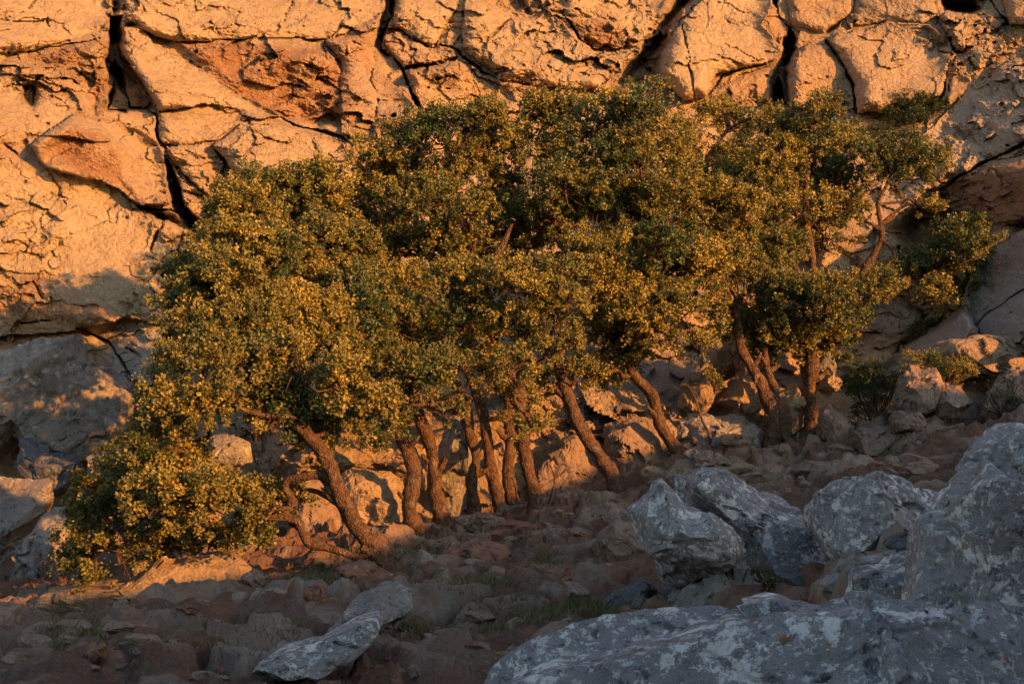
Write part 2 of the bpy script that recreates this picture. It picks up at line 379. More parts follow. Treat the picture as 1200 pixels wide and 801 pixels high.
# rock masses of the face: outline (photo px), protrusion m, gain to the right m/px, gain downwards m/px, edge radius px, rust, pale
BL = [
 ([(-80,-80),(135,-80),(128,22),(115,38),(70,50),(30,60),(-80,70)], .7, -.002, .008, 16, .15, .3),
 ([(20,70),(70,52),(118,42),(128,55),(122,80),(131,100),(110,130),(92,102),(62,80)], .9, .006, -.020, 12, .85, 0),
 ([(-80,82),(30,88),(62,96),(82,106),(97,128),(60,150),(20,168),(-80,175)], .6, -.002, .002, 14, .2, .3),
 ([(36,170),(58,152),(85,132),(140,143),(165,153),(186,166),(193,190),(203,235),(168,243),(130,218),(75,202),(55,195)], 1.35, -.008, .006, 20, .35, .3),
 ([(40,169),(60,157),(85,148),(118,153),(143,182),(150,212),(165,241),(130,218),(75,202),(52,195)], 1.15, .004, -.013, 16, .9, 0),
 ([(-80,178),(55,200),(78,210),(120,212),(160,243),(222,300),(240,340),(215,385),(120,385),(90,380),(-80,410)], .75, -.002, .0035, 24, .12, .5),
 ([(143,-80),(445,-80),(452,15),(400,47),(300,44),(212,52),(185,46),(165,35),(146,20)], 1.1, -.001, .013, 16, .1, .35),
 ([(205,52),(300,46),(385,58),(402,72),(405,100),(402,150),(330,140),(270,112),(240,82)], .95, .002, -.021, 14, .95, 0),
 ([(380,48),(450,18),(440,55),(436,75),(492,126),(462,142),(430,168),(400,156),(400,75)], 1.1, -.006, -.008, 22, .65, .1),
 ([(145,35),(165,32),(186,57),(250,90),(330,136),(300,141),(268,132),(240,130),(200,126),(185,131),(165,97),(146,70)], 1.2, -.006, .008, 14, .25, .35),
 ([(184,130),(240,121),(292,131),(250,166),(212,171),(190,168)], .9, -.002, .004, 14, .25, .2),
 ([(248,172),(280,147),(322,146),(372,156),(402,170),(425,202),(380,225),(330,225),(290,218),(268,196)], 1.6, -.005, .008, 26, .15, .3),
 ([(194,172),(246,169),(262,195),(250,232),(215,203),(199,186)], 1.1, -.006, .002, 12, .3, .2),
 ([(250,232),(264,198),(290,220),(288,260),(262,262)], .7, -.004, .0, 10, .8, 0),
 ([(165,245),(200,238),(240,270),(238,305),(222,296),(190,262)], .35, -.006, .002, 8, .2, .6),
 ([(-80,300),(60,322),(120,350),(150,380),(60,392),(-80,400)], 1.2, .003, -.004, 26, .6, .1),
 ([(464,-80),(540,-80),(536,5),(524,32),(508,56),(490,46),(464,30)], .9, -.004, .003, 14, .1, .3),
 ([(448,42),(470,36),(508,58),(538,65),(500,72),(470,77),(459,60)], .95, -.002, .006, 8, .35, .1),
 ([(472,80),(540,70),(562,92),(592,102),(604,122),(550,132),(500,135),(488,120)], .55, -.002, -.016, 12, .4, .1),
 ([(545,-10),(602,15),(632,20),(642,8),(672,42),(702,72),(717,86),(702,102),(640,104),(592,95),(562,74),(543,58)], 1.1, -.005, .010, 22, .12, .3),
 ([(585,96),(640,100),(706,100),(720,92),(715,112),(660,118),(610,118)], .5, -.002, -.02, 10, .7, 0),
 ([(664,22),(720,26),(736,35),(741,55),(702,59),(684,50)], .75, .004, -.026, 8, .95, 0),
 ([(642,-80),(810,-80),(766,40),(742,68),(717,86),(708,70),(746,52),(736,30),(700,21),(664,18)], .7, -.004, .003, 16, .1, .35),
 ([(774,62),(802,22),(828,-5),(900,-80),(914,-5),(893,30),(916,60),(906,70),(870,80),(837,90),(828,112),(800,119),(774,92)], 1.4, -.006, .009, 22, .1, .35),
 ([(800,130),(832,113),(872,86),(911,71),(921,47),(924,62),(908,87),(904,128),(860,140)], .6, -.004, -.012, 12, .45, .1),
 ([(926,66),(945,53),(970,51),(986,71),(1001,106),(1001,126),(960,132),(926,128)], 1.1, -.005, -.006, 14, .45, .15),
 ([(970,46),(1000,36),(1040,26),(1090,29),(1111,46),(1121,61),(1106,111),(1080,119),(1050,121),(1030,133),(1006,131),(1001,96),(986,70)], 1.3, -.004, .007, 24, .2, .2),
 ([(916,-80),(1012,-80),(1000,15),(966,40),(946,34),(926,30)], .8, -.001, .004, 14, .35, .1),
 ([(1012,-80),(1062,-80),(1101,20),(1081,27),(1041,24),(1001,30)], .8, -.001, .003, 12, .2, .2),
 ([(1101,24),(1110,12),(1143,14),(1150,14),(1181,56),(1150,81),(1131,61),(1116,50)], .95, -.003, .003, 14, .2, .2),
 ([(1154,-80),(1300,-80),(1300,35),(1182,28)], 1.0, -.002, .003, 12, .25, .1),
 ([(1117,62),(1134,62),(1151,96),(1111,126),(1104,114)], .9, -.003, .004, 10, .4, .1),
 ([(1040,180),(1090,150),(1130,112),(1182,70),(1300,55),(1300,170),(1200,178),(1152,192),(1100,222),(1062,255),(1030,240)], .9, .004, .002, 20, .15, -.55),
 ([(1090,227),(1132,197),(1200,182),(1300,180),(1300,262),(1200,266),(1150,284),(1062,302),(1040,270)], .9, .013, -.010, 14, .75, 0),
 ([(1155,275),(1180,262),(1196,262),(1200,280),(1165,295)], 1.2, -.012, .002, 8, .1, .5),
 # the big slab on the right: turned from the sun, skylit grey put into its colour
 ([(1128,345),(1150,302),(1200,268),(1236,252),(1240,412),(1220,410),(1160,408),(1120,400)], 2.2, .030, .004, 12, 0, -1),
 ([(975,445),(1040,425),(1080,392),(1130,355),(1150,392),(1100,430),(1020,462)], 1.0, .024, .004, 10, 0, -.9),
 ([(1000,300),(1040,285),(1062,300),(1060,318),(1030,330),(1002,325)], .7, -.004, .002, 10, .5, .1),
 ([(958,300),(985,290),(1000,305),(1003,330),(975,335),(957,328)], .8, -.008, .002, 8, .1, .7),
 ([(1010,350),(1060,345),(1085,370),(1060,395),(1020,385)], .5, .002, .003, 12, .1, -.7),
 # behind the trunks
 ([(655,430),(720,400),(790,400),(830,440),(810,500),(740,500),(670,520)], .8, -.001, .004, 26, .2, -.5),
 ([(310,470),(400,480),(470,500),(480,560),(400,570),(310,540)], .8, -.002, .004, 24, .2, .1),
 ([(90,385),(150,372),(215,385),(215,440),(170,460),(130,430)], .5, .004, .002, 14, 0, -1),  # shaded slab of the same rock, its skylit grey painted in
]
# open joints: polyline, half width px, depth m
CR = [
 ([(140,-20),(130,22),(133,60),(140,95),(150,125)], 8, 2.2), ([(146,70),(166,96),(182,128),(186,160),(196,182),(193,195)], 4, 1.5), ([(133,80),(125,128),(145,132)], 7, 1.5),
 ([(150,128),(170,128),(184,135)], 6, 1.2),
 ([(196,190),(207,210),(212,238),(235,265),(240,285)], 7, 2.0), ([(165,245),(200,246),(230,262)], 4, 1.6), ([(262,196),(258,222),(246,240)], 5, 1.2),
 ([(0,23),(30,13),(46,-5)], 1.6, .4), ([(-5,23),(40,26),(56,22),(58,30)], 2, .5), ([(30,61),(80,52),(118,44)], 2.2, .7), ([(20,98),(28,92),(40,100),(36,120)], 4, .7), ([(0,165),(20,180)], 4, 1.),
 ([(326,135),(346,146),(372,151),(402,162),(428,185)], 3, 1.6), ([(400,30),(388,42),(378,55),(383,70)], 2, .6), ([(340,5),(330,32)], 1.5, .4),
 ([(455,-20),(461,20),(449,42),(449,58),(461,68),(471,82),(482,108),(492,128)], 4.5, 2.0), ([(436,78),(433,92),(441,112),(437,150)], 1.8, .5), ([(440,115),(465,116)], 1.3, .3),
 ([(537,3),(522,34),(508,57)], 2, .6), ([(474,76),(510,73),(538,67)], 3, 1.3), ([(508,52),(530,54),(546,70),(566,86),(592,98)], 3.5, 1.4), ([(500,100),(525,103)], 5, .5),
 ([(638,-10),(661,20),(680,45),(700,57)], 2.5, 1.2), ([(605,-5),(620,12)], 9, .8), ([(570,48),(600,22)], 2, .5),
 ([(812,-5),(772,32),(756,62),(726,96)], 11, 1.6), ([(800,30),(806,78),(814,116)], 3, .7),
 ([(829,111),(846,91),(872,79),(908,69)], 2, .7), ([(848,52),(884,70)], 1.3, .3),
 ([(908,-20),(914,22),(925,36),(927,60),(913,85),(911,130)], 7, 2.4), ([(971,48),(986,68),(1001,98),(1004,132)], 3, 1.1), ([(1030,134),(1080,121),(1106,112),(1112,90)], 3, 1.),
 ([(1112,45),(1122,60),(1112,110)], 2, .8), ([(1105,6),(1145,8)], 9, 1.2), ([(1152,-10),(1182,28)], 2.5, 1.), ([(1120,50),(1140,52)], 3, .8), ([(1000,17),(970,38)], 3, .8),
 ([(1200,168),(1152,192),(1128,205),(1092,232)], 3.5, 1.0), ([(1050,292),(1060,318)], 5, 1.8), ([(1150,300),(1120,345),(1100,375)], 2.5, .6), ([(1200,340),(1150,370),(1130,400)], 2, .4), ([(985,442),(1040,420),(1075,390)], 3, .9),
 ([(25,380),(80,376),(130,400),(155,440)], 3, 1.0), ([(150,405),(165,415)], 2, .4), ([(62,205),(75,240)], 2, .3), ([(40,330),(50,350)], 2, .4), ([(185,270),(175,295)], 3, 1.0), ([(215,272),(205,300)], 3, .8)]
cu = axis([(-900, -60, 12), (-60, 1260, 1.4), (1260, 2100, 12)])
cv = axis([(-700, -25, 12), (-25, 450, 1.4), (450, 620, 2.4), (620, 760, 8)])
U, V = np.meshgrid(cu, cv)
D0 = cliff_base(np.clip(U, -300, 1600), np.clip(V, -300, 640))
W3 = P(U, V, D0)                                            # points on the undisturbed face, world metres
wu = U + 4.0 * fbm(W3 * .5, 4, 101) + 1.7 * fbm(W3 * 3.5, 3, 102)
wv = V + 4.0 * fbm(W3 * .5 + 40, 4, 103) + 1.7 * fbm(W3 * 3.5 + 40, 3, 104)
def poly_sd(poly, u, v):
    pts = np.array(poly, float); d2 = np.full(u.shape, 1e12); ins = np.zeros(u.shape, bool)
    for k in range(len(pts)):
        a, c = pts[k], pts[(k + 1) % len(pts)]; e = c - a
        t = np.clip(((u - a[0]) * e[0] + (v - a[1]) * e[1]) / (e @ e), 0, 1)
        d2 = np.minimum(d2, (u - a[0] - t * e[0]) ** 2 + (v - a[1] - t * e[1]) ** 2)
        cnd = (a[1] > v) != (c[1] > v)
        with np.errstate(divide='ignore', invalid='ignore'):
            xi = a[0] + (v - a[1]) * e[0] / (e[1] if e[1] else 1e-9)
        ins ^= cnd & (u < xi)
    return np.where(ins, 1, -1) * np.sqrt(d2)
prot = np.zeros(U.shape); rust = np.zeros(U.shape); pale = np.zeros(U.shape); grey = np.zeros(U.shape)
# generic blocky background
fa, fe, fc = facets(W3 * np.array([.42, .5, .5]) + .18 * np.stack([perlin(W3 * .9, 61), perlin(W3 * .9, 62), perlin(W3 * .9, 63)], -1), 60, .9)
prot += .62 + .45 * fa
rust += .25 * cell_rand(fc, 8)
for poly, Pm, gxx, gyy, r, ru, pa in BL:
    a = np.array(poly, float); lo = a.min(0) - 40; hi = a.max(0) + 40
    ii = np.where((cv > lo[1]) & (cv < hi[1]))[0]; jj = np.where((cu > lo[0]) & (cu < hi[0]))[0]
    sl = (slice(ii[0], ii[-1] + 1), slice(jj[0], jj[-1] + 1))
    sd = poly_sd(poly, wu[sl], wv[sl]); c = np.clip(a, [-60, -60], [1260, 700]).mean(0)
    e = 1 - (1 - np.clip(sd / r, 0, 1)) ** 2.2
    big_ = 1.0 if abs(gxx) > .018 else 1.7
    h = Pm + big_ * gxx * (U[sl] - c[0]) + (1.35 if gyy > 0 else 1.15) * gyy * (V[sl] - c[1])
    inside = sd > 0
    fl = Pm * .72 + .12
    val = (fl + (h - fl) * e) + .08 * fa[sl]
    if ru >= .7:
        ks = sstep(-9, 16, sd + 5 * perlin(W3[sl] * 1.4, 140)); prot[sl] = prot[sl] * (1 - ks) + (h + .08 * fa[sl]) * ks
    else: prot[sl] = np.where(inside, val, prot[sl] - .03 * np.exp(-(np.clip(-sd, 0, 99) / 2.5) ** 2))
    k = sstep(-2, 8, sd)
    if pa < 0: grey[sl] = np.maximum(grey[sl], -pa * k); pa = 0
    rust[sl] = rust[sl] * (1 - k) + k * ru; pale[sl] = pale[sl] * (1 - k) + k * pa
for pl, hw, dp in CR:
    a = np.array(pl, float); lo = a.min(0) - 45; hi = a.max(0) + 45
    ii = np.where((cv > lo[1]) & (cv < hi[1]))[0]; jj = np.where((cu > lo[0]) & (cu < hi[0]))[0]
    sl = (slice(ii[0], ii[-1] + 1), slice(jj[0], jj[-1] + 1))
    u = wu[sl]; v = wv[sl]; d = np.full(u.shape, 1e9)
    for k in range(len(a) - 1):
        e = a[k + 1] - a[k]; t = np.clip(((u - a[k][0]) * e[0] + (v - a[k][1]) * e[1]) / (e @ e), 0, 1)
        d = np.minimum(d, np.hypot(u - a[k][0] - t * e[0], v - a[k][1] - t * e[1]))
    hwv = hw * (.45 if hw < 6 else .6) * np.clip(.78 + 1.9 * perlin(W3[sl] * 1.3, 130), .06, 2)
    prot[sl] -= dp * (.4 if hw < 3.2 else .6) * (1 - sstep(.45, 1.15, d / hwv)) + .06 * np.exp(-(d / (hw * 1.6)) ** 2)
REC = [([(126,20),(143,18),(144,66),(167,97),(183,129),(146,133),(114,127),(132,100),(121,72),(128,50)], 1.5),
       ([(193,186),(206,208),(218,238),(240,270),(228,276),(203,246),(197,220)], 1.5), ([(128,-40),(146,-40),(142,10),(130,22)], 1.2),
       ([(812,-40),(834,-40),(786,34),(774,70),(764,100),(726,98),(748,66),(770,38)], 1.5),
       ([(918,44),(934,58),(923,82),(926,128),(903,128),(902,92),(915,66)], 1.6), ([(594,-20),(618,-20),(620,10),(606,16),(594,6)], .9),
       ([(455,-20),(466,-20),(462,18),(452,40),(448,58),(460,66),(452,68),(440,52),(446,30)], 1.2), ([(1102,-10),(1146,-10),(1144,12),(1106,14)], 1.2),
       ([(24,96),(40,92),(46,108),(34,124),(22,116)], .7), ([(168,246),(200,249),(232,268),(228,276),(196,262)], .9)]
for poly, dp in REC:
    a = np.array(poly, float); lo = a.min(0) - 30; hi = a.max(0) + 30
    ii = np.where((cv > lo[1]) & (cv < hi[1]))[0]; jj = np.where((cu > lo[0]) & (cu < hi[0]))[0]
    sl = (slice(ii[0], ii[-1] + 1), slice(jj[0], jj[-1] + 1))
    sd = poly_sd(poly, wu[sl], wv[sl]); prot[sl] -= dp * sstep(-1.5, 4.5, sd)
# detail relief, metres
wp = .30 * np.stack([fbm(W3 * 1.1, 3, 64 + k) for k in range(3)], -1)
rough_m = sstep(-.12, .22, fbm(W3 * .38, 3, 75) + .25 * rust - .12)
fA, fAe, _ = facets(W3 * np.array([.50, .50, .62]) + wp, 67, 1.0)
fb, fbe, fbc = facets(W3 * np.array([1.9, 1.9, 2.5]) + wp * 1.6, 66, 1.0)
fd, fde, fdc = facets(W3 * 5.0 + wp * 3, 68, 1.0)
dt = .26 * fbm(W3 * .42, 3, 70) + (.24 + .20 * rough_m) * fA + (.02 + .20 * rough_m) * fb + (.012 + .08 * rough_m) * fd
dt += (.32 + .68 * rough_m) * (.075 * fbm(W3 * 3.2, 5, 72, .58)) + .02 * fbm(W3 * 11, 4, 73, .6) - .02 * rough_m * (1 - sstep(0, .07, fbe))
# bedding lines running down to the right, weathering runnels
bed = W3[..., 2] * .86 + W3[..., 0] * .42 + .5 * fbm(W3 * .5, 3, 76)
dt += .05 * (np.abs(((bed * 1.3) % 1) - .5) * 2) + .012 * perlin(np.stack([bed * 6, bed * 0, W3[..., 0] * .3], -1), 77)
pit = worley(W3 * 2.6, 78)[0]; dt -= .16 * (1 - sstep(.06, .16, pit)) * (fbm(W3 * .7, 2, 79) > .12)
CW = P(U, V, D0 - prot - dt)
cm = mesh_np('cliff', CW.reshape(-1, 3), grid_faces(len(cv), len(cu)), M_CLIFF, {'rust': np.clip(rust, 0, 1), 'pale': np.clip(pale, 0, 1), 'grey': np.clip(grey, 0, 1)}, smooth=False)
tag(link('cliff', cm), kind='structure', label='sunlit limestone cliff face split by deep cracks', cat='cliff')
CD = D0 - prot - dt
def cliff_depth(u, v):
    j = int(np.clip(np.searchsorted(cu, u), 0, len(cu) - 1)); i = int(np.clip(np.searchsorted(cv, v), 0, len(cv) - 1)); return float(CD[i, j])
def surf_depth(u, v): return min(ground_hit(u, v), cliff_depth(u, v))

# ------------------------------------------------------------------ boulders
def rock(name, label, cat, poly, mat, depth=None, thick=None, seed=0, nf=14, sub=5, group=None, tilt=0.0, box=.55, rough=1.0, lift=0.0):
    a = np.array(poly, float); nxt = np.roll(a, -1, 0); cr = a[:, 0] * nxt[:, 1] - nxt[:, 0] * a[:, 1]
    A = cr.sum() / 2; cx = ((a[:, 0] + nxt[:, 0]) * cr).sum() / (6 * A); cyy = ((a[:, 1] + nxt[:, 1]) * cr).sum() / (6 * A)
    wpx = np.ptp(a[:, 0]); hpx = np.ptp(a[:, 1])
    vb = a[:, 1].max()
    if depth is None:
        dg = ground_hit(cx, min(vb, 860)); T0 = (thick or .45 * (wpx + hpx) / 2 * dg / F); depth = dg + T0 * .35
    mpp = depth / F
    T = thick or .5 * (wpx + hpx) / 2 * mpp
    th = np.linspace(-math.pi, math.pi, 721); rr = np.zeros(721)
    for k in range(len(a)):
        p, q = a[k] - (cx, cyy), nxt[k] - (cx, cyy); e = q - p
        dx, dy = np.cos(th), -np.sin(th)
        den = dx * e[1] - dy * e[0]
        with np.errstate(divide='ignore', invalid='ignore'):
            t = (p[0] * e[1] - p[1] * e[0]) / den; s = (p[0] * dy - p[1] * dx) / den
        ok = (np.abs(den) > 1e-9) & (s >= -1e-6) & (s <= 1 + 1e-6) & (t > 0)
        rr = np.where(ok, np.maximum(rr, t), rr)
    ker = np.ones(9) / 9; rr = np.convolve(np.r_[rr[-5:-1], rr, rr[1:5]], ker, 'valid')
    dv, fcs = ico(sub)
    rho = np.hypot(dv[:, 0], dv[:, 1]); ang = np.arctan2(dv[:, 1], dv[:, 0])
    R = np.interp(ang, th, rr) * mpp
    fr = rho ** box; fd = np.sign(dv[:, 2]) * np.abs(dv[:, 2]) ** (box + .15)
    n = np.stack([np.cos(ang) * fr, np.sin(ang) * fr, fd], -1)          # normalised
    g = np.random.default_rng(seed * 7 + 3)
    for k in range(nf):
        nn = g.normal(size=3); nn[2] = -abs(nn[2]) * (1.2 if k % 3 else -1); nn[1] += .25; nn /= np.linalg.norm(nn)
        off = g.uniform(.64, .90) if mat is M_LICH else g.uniform(.70, .92)
        if abs(nn[2]) < .35: off = max(off, .9)
        dd = n @ nn; n = n - np.maximum(0, dd - off)[:, None] * nn
    loc = np.stack([n[:, 0] * R, n[:, 1] * R, n[:, 2] * T], -1)
    loc[:, 2] += tilt * loc[:, 1] 
    c0 = P(cx, cyy, depth)
    sz = (wpx + hpx) / 2 * mpp
    wpt = c0 + loc[:, :1] * RIGHT + loc[:, 1:2] * UP + loc[:, 2:] * FWD
    nrm = wpt - c0; nrm /= np.linalg.norm(nrm, axis=1)[:, None] + 1e-9
    o = seed * 13.7
    q = min(sz, 1.7)
    wq = wpt / q + .22 * np.stack([fbm(wpt * 2.1 / q + o + 5 * k, 3, seed + k) for k in range(3)], -1)
    fz1 = facets(wq * 1.7 + o, seed + 2, .9); fz2 = facets(wq * 5.2 + o, seed + 4, .9)
    dsp = .045 * sz * fbm(wpt * (1.6 / sz) + o, 3, seed)
    rough = rough * (.5 if mat is M_LICH else .85)
    dsp = dsp + rough * q * (.12 * fz1[0] - .012 * (1 - sstep(0, .06, fz1[1])) + .035 * fz2[0] + .022 * fbm(wq * 4.5 + o, 6, seed + 9, .6))
    wpt = wpt + nrm * dsp[:, None]
    base = c0.copy(); base[2] = wpt[:, 2].min() + .1 * np.ptp(wpt[:, 2])
    me = mesh_np(name, wpt - base, fcs, mat, smooth=sub >= 7)
    ob = link(name, me, loc=base)
    return tag(ob, label, cat, group)
FG = 'lichen covered boulders in the right foreground'
